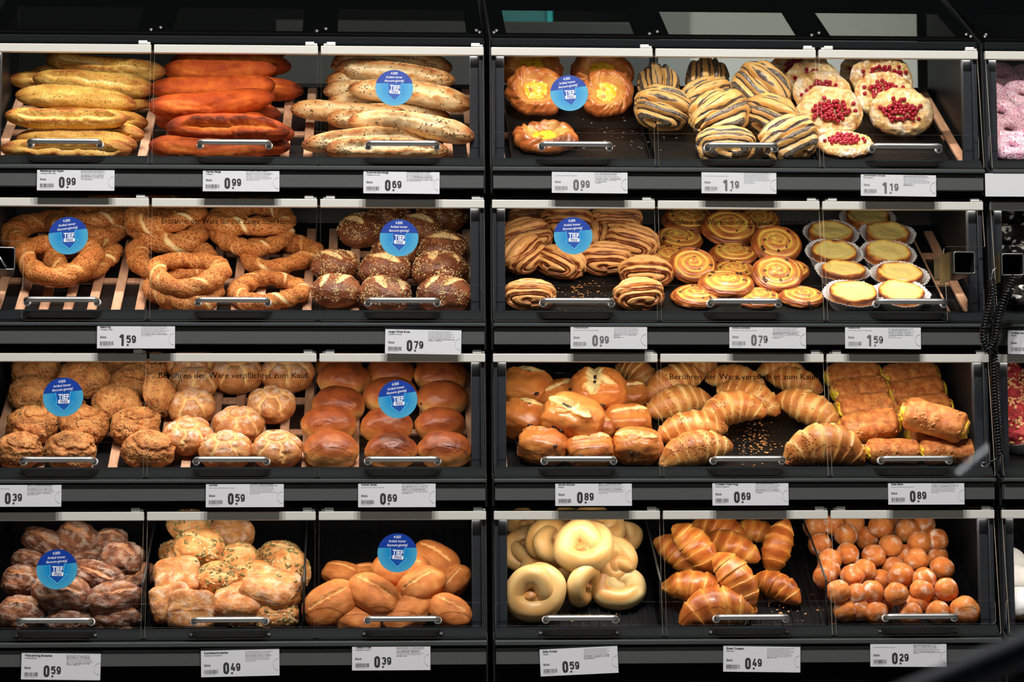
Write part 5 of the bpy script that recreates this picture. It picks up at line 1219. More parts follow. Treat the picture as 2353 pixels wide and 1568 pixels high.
# third row
many('grain', 2, [
 (3, 84, 850, 114, 'back row, far left under the rail', D_(lift=.010)), (0, 260, 842, 82, 'back row, middle, mostly behind the rail', D_(lift=.006)), (1, 339, 842, 100, 'back row, right, mostly behind the rail', D_(lift=.006)),
 (3, 193, 873, 120, 'large and smooth, above the sticker', D_(lift=.012, pitch=6)), (2, 306, 879, 106, 'second from the back, beside the flower rolls', D_(spin=40)),
 (3, 71, 904, 108, 'flat and finely seeded, at the far left', D_(spin=80)), (1, 143, 943, 112, 'hidden behind the round sticker', D_()),
 (3, 268, 931, 116, 'finely seeded, right of the sticker', D_(pitch=4, spin=120, lift=.004)), (3, 365, 908, 102, 'standing on its edge, smooth underside to the left', D_(pitch=10, roll=72, lift=.022)),
 (0, 74, 978, 118, 'with a deep curled crack, left', D_(pitch=2)), (2, 194, 978, 115, 'below the sticker, curled crack to the right', D_(spin=150)), (1, 311, 980, 118, 'right of centre, second row from the front', D_(spin=60)),
 (2, 44, 1036, 110, 'front row, far left, cut by the frame', D_(spin=10)), (0, 162, 1036, 118, 'front row, middle, behind the handle', D_(spin=200)), (1, 340, 1036, 122, 'front row, right, between the two doors', D_(spin=-40))])
many('flower', 2, [
 (0, 441, 842, 114, 'back row, left, under the rail', D_(lift=.008)), (1, 545, 862, 120, 'back row, middle, on bare slats', D_(spin=30)), (2, 660, 860, 122, 'back row, right, beside the brioches', D_(spin=50)),
 (1, 445, 884, 110, 'second from the back, under the lettering', D_(spin=10)), (2, 440, 936, 110, 'in the middle of the left column', D_(spin=20, pitch=4)), (0, 624, 931, 112, 'alone on the slats at right', D_(spin=-30, pitch=4)),
 (0, 432, 1003, 114, 'second from the front, leaning on a grain roll', D_(spin=55, pitch=6)), (1, 548, 978, 115, 'second from the front, in the middle', D_(spin=0, pitch=4)),
 (2, 518, 1037, 122, 'front row, behind the handle', D_(spin=15)), (0, 636, 1036, 120, 'front row, right, beside a brioche', D_(spin=80))])
many('brioche', 2, [
 (0, 777, 843, 106, 'left column, farthest back, behind the rail', D_()), (1, 1010, 840, 104, 'right column, farthest back, behind the rail', D_()),
 (0, 790, 872, 120, 'left column, second from the back', D_(a=6, pitch=3)), (3, 897, 857, 112, 'middle column, farthest back, flaked top', D_()), (2, 1013, 866, 120, 'right column, second from the back', D_(a=6)),
 (1, 778, 931, 120, 'left column, third from the back', D_(a=6, pitch=3)), (2, 897, 911, 122, 'middle column, behind the round sticker', D_(a=-8)), (3, 1016, 917, 119, 'right column, third from the back', D_(pitch=3)),
 (2, 756, 977, 126, 'left column, second from the front', D_()), (0, 888, 980, 120, 'middle column, below the sticker', D_(pitch=2)), (1, 1012, 977, 116, 'right column, cracked, second from the front', D_(pitch=2)),
 (3, 760, 1036, 128, 'left one of the front row', D_(a=4)), (0, 899, 1037, 120, 'middle one of the front row, behind the handle', D_(a=4)), (1, 1022, 1035, 124, 'right one of the front row', D_(a=4))])
many('choc', 2, [
 (1, 1208, 896, 120, 'back row, far left', D_(a=14, pitch=10, lift=.006)), (3, 1285, 918, 104, 'smooth, half hidden at the back', D_(a=-14)), (3, 1444, 908, 88, 'back right, half hidden beside the croissants', D_(pitch=10)),
 (2, 1375, 900, 130, 'large and upright with broad pale split', D_(pitch=16, lift=.026)), (1, 1204, 967, 108, 'far left, second row', D_(a=22, pitch=10)), (0, 1365, 985, 96, 'hidden behind the tilted split one', D_()),
 (0, 1316, 963, 132, 'tilted, pale split running down right', D_(a=18, pitch=14, lift=.026)), (3, 1442, 972, 111, 'right of the tilted one, with flat split', D_(pitch=4)),
 (1, 1248, 1026, 112, 'front row, left, pale top stripe', D_(a=8)), (3, 1355, 1036, 112, 'front row, middle, behind the handle', D_()), (0, 1465, 1026, 114, 'front row, right, beside the croissants', D_(pitch=2))])
many('sesame_croissant', 2, [
 (2, 1607, 846, 112, 'at the back, mostly behind the rail', D_(lift=.02)), (0, 1792, 846, 110, 'at the back right, mostly behind the rail', D_(lift=.02)), (1, 1467, 862, 112, 'at the back left, beside the brioches', D_(a=40, pitch=20)),
 (2, 1549, 878, 156, 'pointing up right, behind the lettering', D_(a=-24, pitch=20, lift=.010)), (0, 1690, 872, 140, 'at the back centre, behind the lettering', D_(a=12, pitch=20, lift=.010)), (2, 1827, 875, 132, 'at the back right above the broad one', D_(a=12, pitch=16)),
 (0, 1722, 912, 150, 'with blunt cut end, in the middle', D_(a=26, pitch=20, lift=.014)), (2, 1559, 926, 168, 'third from the front at left, rising right', D_(a=-15, pitch=16)),
 (3, 1682, 946, 168, 'broad, end touching the bare tray', D_(a=-10, pitch=22, lift=.020)), (2, 1590, 985, 172, 'second from the front at left', D_(a=-10, pitch=18, lift=.010)),
 (2, 1860, 941, 158, 'broad, slanting down right on the empty tray', D_(a=27, pitch=26, lift=.004)), (0, 1597, 1035, 178, 'at the front left behind the guard', D_(a=-12, pitch=12)), (3, 1895, 1036, 204, 'curved like a bridge at the front, across two doors', D_(pitch=48, lift=.0))])
many('pudding', 2, [
 (0, 1960, 862, 128, 'left column, farthest back', D_(pitch=12, spin=12)), (1, 2092, 864, 130, 'right column, farthest back', D_(pitch=12, spin=12)), (1, 1977, 898, 130, 'left column, second from the back', D_(pitch=14, spin=12, a=1, lift=.004)), (0, 2108, 900, 130, 'right column, second from the back', D_(pitch=14, spin=12, a=1, lift=.004)),
 (2, 1988, 937, 134, 'left column, third from the back', D_(pitch=16, spin=12, a=2, lift=.006)), (0, 2122, 940, 132, 'right column, under the slanting one', D_(pitch=14, spin=12, a=4)), (0, 1998, 981, 140, 'left column, lowest, smooth underside showing', D_(pitch=26, spin=10, lift=.010)),
 (2, 2150, 1003, 132, 'under the slanting one, left end yellow', D_(pitch=0)), (1, 2147, 967, 146, 'slanting, lying on top, yellow right end', D_(pitch=20, a=17, lift=.046)),
 (1, 2053, 1038, 126, 'left one of the front pair', D_(pitch=4)), (1, 2178, 1038, 130, 'right one of the front pair', D_(pitch=4))])
many('muffin', 2, [
 (0, 2313, 860, 76, 'at the back', D_(pitch=14)), (1, 2322, 905, 76, 'second from the back', D_(pitch=14)), (0, 2328, 951, 80, 'second from the front', D_(pitch=12)), (1, 2346, 1001, 82, 'at the front guard', D_(pitch=6)), (0, 2375, 880, 70, 'at the right frame edge', D_(pitch=10))])
# bottom row
many('walnut', 3, [
 (2, 104, 1247, 110, 'back row, left, slanting down right', D_(a=22, pitch=14, lift=.03)), (1, 176, 1241, 98, 'back row, middle, standing on edge', D_(a=20, pitch=24, lift=.03)), (3, 255, 1246, 80, 'back row, right', D_(pitch=14, lift=.03)),
 (3, 279, 1284, 100, 'second row, right, with light walnut bits', D_(a=16, pitch=16, lift=.036)), (0, 66, 1290, 78, 'at left, small, beside the sticker', D_(a=14, lift=.02)), (2, 200, 1285, 92, 'hidden behind the sticker', D_(lift=.015)),
 (2, 227, 1325, 124, 'large, right of the sticker, slanting down right', D_(a=20, pitch=22, lift=.040)), (0, 312, 1328, 84, 'at the right edge, floury, half behind the divider', D_(a=-40, pitch=20, lift=.01)), (1, 50, 1336, 92, 'round, left of the sticker', D_(pitch=20, lift=.03)),
 (0, 143, 1368, 142, 'below the sticker, long and dark', D_(a=16, pitch=14, lift=.020)), (0, 265, 1377, 126, 'bright and floury, second from the front at right', D_(a=-8, pitch=14, lift=.034)),
 (1, 50, 1412, 112, 'front row, left', D_(pitch=6, lift=.004)), (3, 157, 1420, 112, 'front row, middle, behind the handle', D_(pitch=4, lift=0)), (0, 270, 1424, 110, 'front row, right, in shade', D_(pitch=2, lift=0)), (2, 120, 1325, 110, 'in the back, covered by the sticker', D_(lift=.01))])
many('pumpkin', 3, [
 (0, 435, 1208, 100, 'topmost, right under the rail', D_(lift=.055, pitch=6)), (1, 405, 1270, 80, 'in shade at the far left', D_(lift=.01)), (2, 459, 1260, 114, 'below the topmost, many green seeds', D_(lift=.055, pitch=14, a=8)), (0, 545, 1286, 96, 'in the centre, tilted up right', D_(a=-14, lift=.036, pitch=10)),
 (1, 500, 1331, 98, 'round, with wide crack, in the middle', D_(pitch=22, lift=.036)), (2, 582, 1330, 104, 'right of the cracked one, green seeds', D_(pitch=14, lift=.025)), (0, 642, 1281, 102, 'at right, back', D_(pitch=4, lift=.012)),
 (1, 665, 1313, 98, 'standing upright at the right divider', D_(a=75, pitch=30, lift=.012)), (2, 636, 1416, 104, 'front row, right, crumbly top', D_(pitch=8))])
many('pumpkin_block', 3, [
 (0, 530, 1230, 92, 'at the back, white top', D_(a=26, pitch=20, lift=.03)), (1, 408, 1331, 108, 'with printed crust, second from the left front', D_(a=-6, pitch=36, lift=.03)), (2, 395, 1388, 100, 'at the far left front, partly covered', D_(a=-10, pitch=44, lift=.006)),
 (0, 441, 1404, 108, 'front row, upright, pale floury face', D_(a=6, pitch=48, lift=.006)), (1, 548, 1388, 118, 'front row, middle, behind the handle', D_(a=4, pitch=12, lift=.006)), (2, 624, 1359, 122, 'thin wedge slanting down right', D_(a=18, pitch=6, lift=.032)), (0, 420, 1300, 80, 'behind the printed one', D_(a=10, pitch=30, lift=.02))])
many('tuscan', 3, [
 (0, 787, 1321, 92, 'at the far left back, narrow', D_(a=14, pitch=8)), (1, 846, 1320, 86, 'half hidden left of the sticker', D_(lift=.002)), (2, 922, 1312, 136, 'large, behind the round sticker', D_(pitch=30, lift=.024)), (0, 1000, 1290, 116, 'rising at the back right of the sticker', D_(a=30, pitch=20, lift=.018)),
 (1, 1042, 1337, 86, 'at the right post, pale cut face', D_(pitch=30, lift=.008, a=-50)), (2, 858, 1368, 126, 'in the middle, slanting down right', D_(a=30, pitch=26, lift=.024)), (0, 759, 1389, 136, 'large, front left, rising right', D_(a=-32, pitch=34, lift=.020)),
 (1, 968, 1347, 114, 'pale-topped, right of the middle', D_(a=-32, pitch=22, lift=.030)), (0, 935, 1398, 136, 'narrow, leaning up right at the front', D_(a=-38, pitch=10, lift=.012)), (2, 1034, 1405, 104, 'front right beside the post', D_(a=28, pitch=26, lift=.004)), (1, 815, 1424, 128, 'lowest, under the large front left one', D_(a=12, pitch=4)), (2, 850, 1405, 90, 'in shade in the lower layer', D_(lift=0))])
many('knot', 3, [
 (1, 1206, 1206, 84, 'at the back left under the rail', D_(lift=.04, pitch=10)), (2, 1312, 1204, 92, 'at the back centre under the rail', D_(lift=.04, pitch=10)), (0, 1436, 1235, 78, 'at the back right in shade', D_(lift=.02, pitch=30)),
 (0, 1203, 1267, 104, 'at the far left', D_(pitch=36, lift=.014, spin=200)), (1, 1264, 1248, 116, 'upper left, long strand over its loop', D_(pitch=40, lift=.05, spin=120)), (2, 1372, 1217, 126, 'upper right under the rail', D_(pitch=12, a=8, lift=.05)),
 (0, 1260, 1312, 132, 'mostly hidden in the lower layer', D_(pitch=10)), (2, 1404, 1288, 112, 'upright at right, round end showing', D_(pitch=50, lift=.030, spin=70)), (0, 1338, 1257, 136, 'long, crossing the top of the pile', D_(a=-12, pitch=24, lift=.075)),
 (1, 1335, 1335, 112, 'standing on edge in the middle', D_(pitch=60, roll=62, lift=.012)), (2, 1422, 1337, 128, 'underside up, brown flat base at right', D_(a=-22, pitch=28, lift=.012, roll=172)), (0, 1227, 1360, 138, 'large, facing front with nub in its middle', D_(pitch=46, lift=.012))])
many('butter_croissant', 3, [
 (0, 1735, 1222, 112, 'at the back right under the rail', D_(a=12, lift=.03, pitch=16)), (1, 1653, 1216, 128, 'at the back centre, dark brown', D_(a=22, lift=.035, pitch=20)), (2, 1680, 1256, 138, 'dark, below the back centre one', D_(a=24, lift=.03, pitch=24)),
 (1, 1560, 1277, 136, 'at the far left, curving down right', D_(a=44, lift=.014, pitch=34)), (0, 1597, 1256, 140, 'long, lying across the top at left', D_(a=52, lift=.05, pitch=40)), (2, 1596, 1349, 154, 'lying level at the left, third from the front', D_(a=8, lift=.014, pitch=16)),
 (0, 1690, 1330, 150, 'in the centre, pointing down right', D_(a=58, lift=.030, pitch=40)), (2, 1788, 1257, 132, 'standing upright beside the divider', D_(a=-72, lift=.02, pitch=52)), (1, 1785, 1350, 122, 'right, resting on the bin floor', D_(a=30, lift=.002, pitch=26)), (3, 1650, 1403, 192, 'largest, curved, at the front guard', D_(a=-10, pitch=28, lift=.0))])
BL = [(745, 245, 'back row, left of the door gap, sugary'), (810, 128, 'back row, under the rail at left'), (1060, 165, 'back row, second under the rail'), (1300, 200, 'back row, large, right of middle'), (1450, 150, 'back row, white with sugar, far right'), (1560, 290, 'right end of the second row'), (935, 270, 'dark and bare, between two sugary ones'), (1150, 342, 'in the upper middle, large'), (1410, 312, 'upper right, sugary rim'),
 (1000, 432, 'middle left, white sugar patch'), (760, 420, 'middle left, beside the door gap'), (1382, 468, 'middle right, large'), (1560, 440, 'half hidden at the right'), (1615, 545, 'rightmost of the middle, large'), (600, 470, 'behind the door gap, upper'), (592, 555, 'behind the door gap, large and sugary'), (912, 562, 'centre left, large'), (808, 612, 'centre left, below and darker'), (1242, 612, 'in the very centre with thick white sugar cap'), (1180, 545, 'half hidden behind the white capped one'),
 (1455, 642, 'right of the white capped one'), (1060, 662, 'small, below the centre'), (1655, 735, 'far right, low'), (680, 755, 'third row from the front, left, bright orange'), (850, 785, 'small bright orange one, left'), (980, 760, 'small brown one, left of centre'), (1200, 775, 'brown, in front of the white capped one'), (1430, 748, 'brown and sugary, right of centre'), (1070, 855, 'second row from the front, centre left'), (1590, 820, 'second row from the front, right'), (1400, 852, 'second row from the front, centre'),
 (742, 925, 'front row, far left, rim of sugar'), (872, 915, 'front row, second from left, partly hidden'), (1020, 945, 'front row, left of the handle'), (1330, 960, 'front row, middle, behind the handle'), (1580, 940, 'front row, right half of the handle'), (1820, 925, 'front row, far right, largest'),
 (470, 170, 'behind the divider, uppermost'), (620, 140, 'behind the divider, under the rail'), (510, 325, 'behind the divider, second from the top'), (1260, 435, 'deep in the pile, upper right'), (1185, 195, 'deep in the pile, back row'), (560, 620, 'behind the divider, lowest')]
for i, (zx, zy, ph) in enumerate(BL):
    wz = {18: 64, 36: 70}.get(i, 56+(i*7) % 7)
    deep = i in (6, 12, 19, 40, 41, 21)
    fl = zy > 800; put('ball', 3, i % 5, 1753+zx*0.2551, 1168+zy*0.2551, wz, ph, spin=i*53, pitch=(i*37) % 60-20, lift=0.002 if fl else (0.006 if deep else 0.026+0.006*(i % 3)))
many('powder', 3, [(0, 2312, 1291, 92, 'at the back of the right cabinet', D_(pitch=8)), (1, 2322, 1333, 100, 'in the middle of the right cabinet', D_(pitch=8)), (0, 2342, 1388, 102, 'at the front of the right cabinet', D_(pitch=6))])
# ------------------------------------------------------------------ price cards
_TXT = {}
def txt(s, size, mat, bold=0.0, sx=1.0):
    k = (s, size, mat, bold, sx)
    if k not in _TXT: _TXT[k] = text_mesh(s, size, M[mat], bold, sx)
    return _TXT[k]
def digits(s, h, mat, wr=0.56):
    """condensed bold numerals drawn as flat ribbons"""
    k = ('dg', s, h, mat)
    if k in _TXT: return _TXT[k]
    def arc(cx, cy, rx, ry, a0, a1, n=8): return [(cx+rx*math.cos(R(a0+(a1-a0)*i/n)), cy+ry*math.sin(R(a0+(a1-a0)*i/n))) for i in range(n+1)]
    q = 0.10; l, r, c, t, b = q, wr-q, wr/2, 1-q, q; rx = (r-l)/2; ry = 0.19
    oval = lambda y0, y1: arc(c, y1-ry, rx, ry, 0, 180)+arc(c, y0+ry, rx, ry, 180, 360)+[(r, y1-ry)]
    G = {'0': [oval(b, t)], '1': [[(l-0.02, 0.74), (c+0.02, 0.96)], [(c+0.06, 1.0), (c+0.06, 0.0)]], '8': [oval(0.52, t), oval(b, 0.52)],
         '2': [arc(c, t-ry, rx, ry, 180, 0)+[(r, 0.62), (l, b+0.06), (l, b), (r+q, b)]],
         '3': [arc(c, t-ry, rx, ry, 170, 0)+[(r, 0.60), (c, 0.52)], [(c, 0.52), (r, 0.44)]+arc(c, b+ry, rx, ry, 0, -170)],
         '4': [[(c+0.04, 1.0), (l-0.02, 0.34)], [(0.0, 0.28), (wr, 0.28)], [(c+0.1, 0.55), (c+0.1, 0.0)]],
         '5': [[(r+0.06, t), (l, t), (l, 0.52)]+arc(c, 0.62-ry, rx, ry, 120, 0)+arc(c, b+ry, rx, ry, 0, -170)],
         '6': [oval(b, 0.62), [(l, 0.42), (l, t-ry)]+arc(c, t-ry, rx, ry, 180, 20)],
         '9': [oval(0.38, t), [(r, 0.6), (r, b+ry)]+arc(c, b+ry, rx, ry, 0, -160)], '7': [[(l-q, t), (wr, t)], [(r+0.0, t-q+0.02), (c-0.08, 0.0)]]}
    V, F = [], []
    for ci, ch in enumerate(s):
        for path in G[ch]:
            A = np.array([p for i, p in enumerate(path) if i == 0 or math.dist(p, path[i-1]) > 1e-4]); n = len(A)
            T = np.gradient(A, axis=0); T /= np.linalg.norm(T, axis=1)[:, None]+1e-9; N = np.stack([-T[:, 1], T[:, 0]], 1); base = len(V)
            sg = np.diff(A, axis=0); sg /= np.linalg.norm(sg, axis=1)[:, None]+1e-9
            for i in range(n):
                m = 1.0
                if 0 < i < n-1: m = min(1.5, 1/max(0.5, math.sqrt((1+float(sg[i-1]@sg[i]))/2)))
                for e in (1, -1):
                    p = A[i]+e*q*N[i]*m; V.append(((p[0]+ci*(wr+0.10))*h, p[1]*h, 0.0001))
            F += [[base+2*i, base+2*i+1, base+2*i+3, base+2*i+2] for i in range(n-1)]
    me = new_mesh('numeral', V, F, M[mat]); _TXT[k] = me; return me
def rects(name, boxes, mat, z0=0.0, z1=0.00015):
    V, F = [], []
    for (x0, x1, y0, y1) in boxes:
        b = len(V); V += [(x0, y0, z1), (x1, y0, z1), (x1, y1, z1), (x0, y1, z1)]; F.append([b, b+1, b+2, b+3])
    return new_mesh(name, V, F, mat)
def price_card(r, u0, u1, v0, v1, title, sub, price, label, rot=0.0, worn=False, blank=False, dark_top=False):
    y = YR[r]-0.0385
    a, b = at_y(u0, (v0+v1)/2, y), at_y(u1, (v0+v1)/2, y); zt, zb = at_y((u0+u1)/2, v0, y)[2], at_y((u0+u1)/2, v1, y)[2]
    w_, h = b[0]-a[0], zt-zb; k = w_/0.1555
    root = bpy.data.objects.new('price_card', None); COL.objects.link(root)
    root.matrix_world = Matrix.Translation(((a[0]+b[0])/2, y, (zt+zb)/2)) @ Matrix.Rotation(R(90), 4, 'X') @ Matrix.Rotation(R(rot), 4, 'Z')
    tag(root, label, 'price card', 'price cards on the shelf edges')
    top = h/2+(0.0 if dark_top else 0.0)
    ink = 'ink2' if worn else 'ink'; cm = M['foil'] if worn or blank else M['card']
    link('card', prism('card', rrect(-w_/2, w_/2, -h/2, top, 0.001), 'z', -0.0015, 0.0, cm), root)
    if dark_top: link('sleeve', box_mesh('sleeve', (-w_/2-0.0008, w_/2+0.0008, top-0.0002, top+0.004, -0.0016, 0.0006), M['lip']), root)
    if blank: return root
    L = -w_/2+0.006; full = dark_top
    ty = h/2-0.0075 if full else h/2-0.0035
    if title: link('product_name', txt(title, 0.0062, ink, 0.00016, 0.82), root, (L, ty, 0.0002))
    if sub: link('subtitle', txt(sub, 0.0030, ink, 0.0, 0.8), root, (L, ty-0.0042, 0.0002))
    if not sub:
        rs = random.Random(u0+r); x = L; dash = []
        while x < L+0.045*k: q = rs.uniform(0.002, 0.006); dash.append((x, x+q, 0, 0.0009)); x += q+0.0009
        link('subtitle', rects('subtitle', dash, M['fine']), root, (0, ty-0.0042, 0.0002))
    link('unit_word', txt('St\u00fcck', 0.0058, ink, 0.00012, 0.95), root, (L, -h/2+0.0205, 0.0002))
    p, c = price.split('.')
    link('price_digit', digits(p, 0.0225, ink, 0.50), root, (-w_/2+0.044*k, -h/2+0.0050, 0.0002))
    link('price_dot', rects('price_dot', [(0, 0.0036, 0, 0.0034)], M[ink]), root, (-w_/2+0.0595*k, -h/2+0.0050, 0.0002))
    link('cent_digits', digits(c, 0.0150, ink, 0.56), root, (-w_/2+0.0590*k, -h/2+0.0107, 0.0002))
    rnd = random.Random(len(title)*7+r*31+u0); x = L; bars = []
    while x < L+0.026:
        wd = rnd.choice((0.0004, 0.0006, 0.0010)); bars.append((x, x+wd, 0, 0.0075)); x += wd+rnd.choice((0.0004, 0.0006, 0.0009))
    link('barcode', rects('barcode', bars, M[ink if not worn else 'ink2']), root, (0, -h/2+0.0062, 0.0002))
    lines = [(L+i*0.0035, L+i*0.0035+0.0026, 0, 0.0006) for i in range(6)]
    link('barcode_number', rects('barcode_number', lines, M['fine']), root, (0, -h/2+0.0042, 0.0002))
    fp, fb = [], []; yy = ty+0.0035; x0 = -w_/2+0.088*k
    for i in range(8 if not worn else 9):
        x = x0; wid = rnd.uniform(0.045, 0.056) if i < 7 else rnd.uniform(0.01, 0.03); isb = rnd.random() < 0.35
        while x < x0+wid*k:
            q = rnd.uniform(0.002, 0.007); (fb if isb and rnd.random() < 0.7 else fp).append((x, min(x+q, x0+wid*k), yy-0.0010, yy)); x += q+0.0008
        yy -= 0.0026
        if yy < -h/2+0.008: break
    link('fine_print', rects('fine_print', [(a_, b_, c_2+0.0003, d_) for a_, b_, c_2, d_ in fp], M['fine']), root, (0, 0, 0.0002))
    if fb: link('bold_print', rects('bold_print', fb, M['bold']), root, (0, 0, 0.0002))
    arc = [(w_/2-0.0008+0.0115*math.cos(R(t)), -h/2+h*0.42+0.0115*math.sin(R(t)), 0.0003) for t in range(95, 266, 10)]
    link('thumb_notch', tube_mesh('thumb_notch', arc, 0.00025 if not worn else 0.0004, M['notch'], 5), root)
    return root
C_ = price_card
C_(0, 85, 263, 391, 438, 'Maisstange Salt Pepper', 'Weizengeb\u00e4ck mit Salz & Pfeffer', '0.99', 'white price card reading 0.99 under the yellow corn bread sticks')
C_(0, 466, 642, 393, 440, 'Paprika Stange', 'Weizengeb\u00e4ck', '0.99', 'white price card reading 0.99 under the orange paprika sticks')
C_(0, 835, 1010, 395, 445, 'Kuemmel-Salz-Stange', 'Weizengeb\u00e4ck mit K\u00fcmmel', '0.69', 'white price card reading 0.69 under the caraway bread sticks', rot=-0.3)
C_(0, 1268, 1442, 396, 444, '', '', '0.99', 'scuffed shiny price card under the custard danishes', worn=True, rot=-0.3)
C_(0, 1612, 1784, 397, 445, '', '', '1.19', 'scuffed shiny price card reading 1.19 under the poppy seed rolls', worn=True, rot=-0.3)
C_(0, 1978, 2151, 402, 451, 'Johannisbeer Streusel', 'Plunder, tiefgek\u00fchlt', '1.19', 'scuffed price card reading 1.19 under the redcurrant pastries', worn=True, rot=-0.5)
C_(0, 2264, 2440, 399, 452, '', '', '0.00', 'blank glaring white price card at the right edge, under the pink donuts', blank=True)
C_(1, 223, 402, 750, 801, 'Sesamring', 'Weizengeb\u00e4ck mit Sesam', '1.59', 'white price card reading 1.59 under the sesame rings')
C_(1, 885, 1060, 757, 814, 'Laugen Dinkel Broet.', 'Laugenbr\u00f6tchen mit Dinkel', '0.79', 'white price card reading 0.79 under the pretzel rolls, hanging low', rot=-0.9, dark_top=True)
C_(1, 1311, 1487, 751, 802, 'Franzbr\u00f6tchen', '', '0.99', 'scuffed shiny price card under the cinnamon rolls', worn=True, rot=-0.2)
C_(1, 1676, 1852, 752, 801, 'Schoko Schnecke', '', '0.79', 'scuffed price card reading 0.79 under the raisin snails', worn=True, rot=-0.4)
C_(1, 1942, 2116, 752, 802, 'K\u00e4sekuchen', '', '1.59', 'scuffed price card reading 1.59 under the cheesecake tarts', worn=True, rot=-0.5)
C_(1, 2316, 2492, 760, 815, 'Cookies Donut', 'Siedegeb\u00e4ck', '1.19', 'white price card cut by the right frame edge, beside the coiled cord', rot=-0.8, dark_top=True)
C_(2, -40, 141, 1115, 1165, '', '', '0.39', 'white price card reading 0.39 at the left edge, under the grain rolls')
C_(2, 473, 652, 1113, 1166, 'Zwirbel', '', '0.59', 'white price card reading 0.59 under the flower rolls')
C_(2, 823, 1001, 1112, 1166, 'Rosinen Stuten', '', '0.69', 'white price card reading 0.69 under the raisin brioches')
C_(2, 1276, 1452, 1112, 1163, 'Schoko Brioche', 'Hefegeb\u00e4ck', '0.89', 'white price card reading 0.89 under the chocolate chip brioches')
C_(2, 1637, 1812, 1111, 1162, 'Croissant Nuss-Noug', 'Croissant mit Nougatcreme', '0.69', 'white price card reading 0.69 under the nut croissants')
C_(2, 2041, 2216, 1111, 1160, 'S\u00fcsse Biene', '', '0.89', 'white price card reading 0.89 under the pudding rolls')
C_(3, 49, 231, 1501, 1563, 'WalnussHonig Broetchen', 'Walnusshonig Br\u00f6tchen', '0.59', 'white price card reading 0.59 under the walnut rolls', rot=-1.0, dark_top=True)
C_(3, 462, 642, 1493, 1555, 'Kuerbiskernbroetchen', 'Weizenbr\u00f6tchen mit K\u00fcrbiskernen', '0.49', 'white price card reading 0.49 under the pumpkin seed rolls', rot=1.0, dark_top=True)
C_(3, 809, 989, 1486, 1541, 'Toskana Krusti', 'Weizenbr\u00f6tchen mit Kr\u00e4utern', '0.39', 'white price card reading 0.39 under the herb rolls')
C_(3, 1241, 1420, 1488, 1551, 'S\u00fc\u00dfer Knoten', 'Hefegeb\u00e4ck', '0.59', 'white price card reading 0.59 under the sweet knots, tilted', rot=2.4, dark_top=True)
C_(3, 1662, 1839, 1485, 1545, 'Butter Croissant', 'Buttercroissant', '0.49', 'white price card reading 0.49 under the butter croissants', rot=-1.0, dark_top=True)
C_(3, 2000, 2175, 1480, 1533, '', '', '0.29', 'white price card reading 0.29 under the sugared dough balls', rot=-0.6)
# ------------------------------------------------------------------ round stickers on the door panes
def disc(name, r, z0, z1, mat, seg=64):
    return prism(name, [(r*math.cos(2*math.pi*i/seg), r*math.sin(2*math.pi*i/seg)) for i in range(seg)], 'z', z0, z1, mat)
SR = 0.0385
def sticker_parts():
    P_ = [('disc', disc('disc', SR, 0, 0.0004, M['sky']))]
    y0 = 0.010; a0 = math.asin(y0/SR); pts = [(SR*math.cos(a0+(math.pi-2*a0)*i/30), SR*math.sin(a0+(math.pi-2*a0)*i/30)) for i in range(31)]
    P_.append(('upper_band', prism('upper_band', pts, 'z', 0.0004, 0.0006, M['navy'])))
    arrow = [(-0.0135, y0), (0.0145, y0), (0.0115, -0.011), (0.0195, -0.011), (0.0, -0.029), (-0.0185, -0.011), (-0.0125, -0.011)]
    P_.append(('arrow', prism('arrow', arrow[:3]+[(0.0135, -0.0125), (0, -0.026), (-0.0135, -0.0125), (-0.011, -0.011)], 'z', 0.0004, 0.00055, plain('sticker_arrow_blue', lin(8, 78, 170), 0.35))))
    ol = [(-0.0135, y0, 0.0006), (-0.0125, -0.0105, 0.0006), (-0.0185, -0.0112, 0.0006), (0.0, -0.0285, 0.0006), (0.0195, -0.0112, 0.0006), (0.0115, -0.0105, 0.0006), (0.0145, y0, 0.0006)]
    dense = []
    for a, b in zip(ol[:-1], ol[1:]): dense += [tuple(a[i]+(b[i]-a[i])*k/6 for i in range(3)) for k in range(6)]
    dense.append(ol[-1]); P_.append(('arrow_outline', tube_mesh('arrow_outline', dense, 0.00045, M['cyanline'], 6)))
    for s, size, y, b in (('4.000', 0.0078, 0.0285, 0.0002), ('Artikel immer', 0.0072, 0.0205, 0.0002), ('discount-g\u00fcnstig!', 0.0072, 0.0128, 0.0002)):
        me = text_mesh(s, size, M['white'], 0.00004, 0.82, 'CENTER'); me.transform(Matrix.Translation((0, y, 0.0008))); P_.append(('slogan_line', me))
    me = text_mesh('TIEF', 0.0142, M['white'], 0.0004, 0.80, 'CENTER'); me.transform(Matrix.Translation((0.001, -0.0045, 0.0008)) @ Matrix.Rotation(R(-5), 4, 'Z')); P_.append(('headline', me))
    bx = prism('word_box', rrect(-0.0108, 0.0108, -0.0036, 0.0036, 0.0009), 'z', 0.0006, 0.0008, M['white']); bx.transform(Matrix.Translation((0.001, -0.0092, 0)) @ Matrix.Rotation(R(-5), 4, 'Z')); P_.append(('word_box', bx))
    me = text_mesh('PREIS', 0.0072, M['navy'], 0.00008, 0.86, 'CENTER'); me.transform(Matrix.Translation((0.001, -0.0092, 0.0010)) @ Matrix.Rotation(R(-5), 4, 'Z') @ Matrix.Translation((0, -0.0026, 0))); P_.append(('boxed_word', me))
    return P_
SP = sticker_parts()
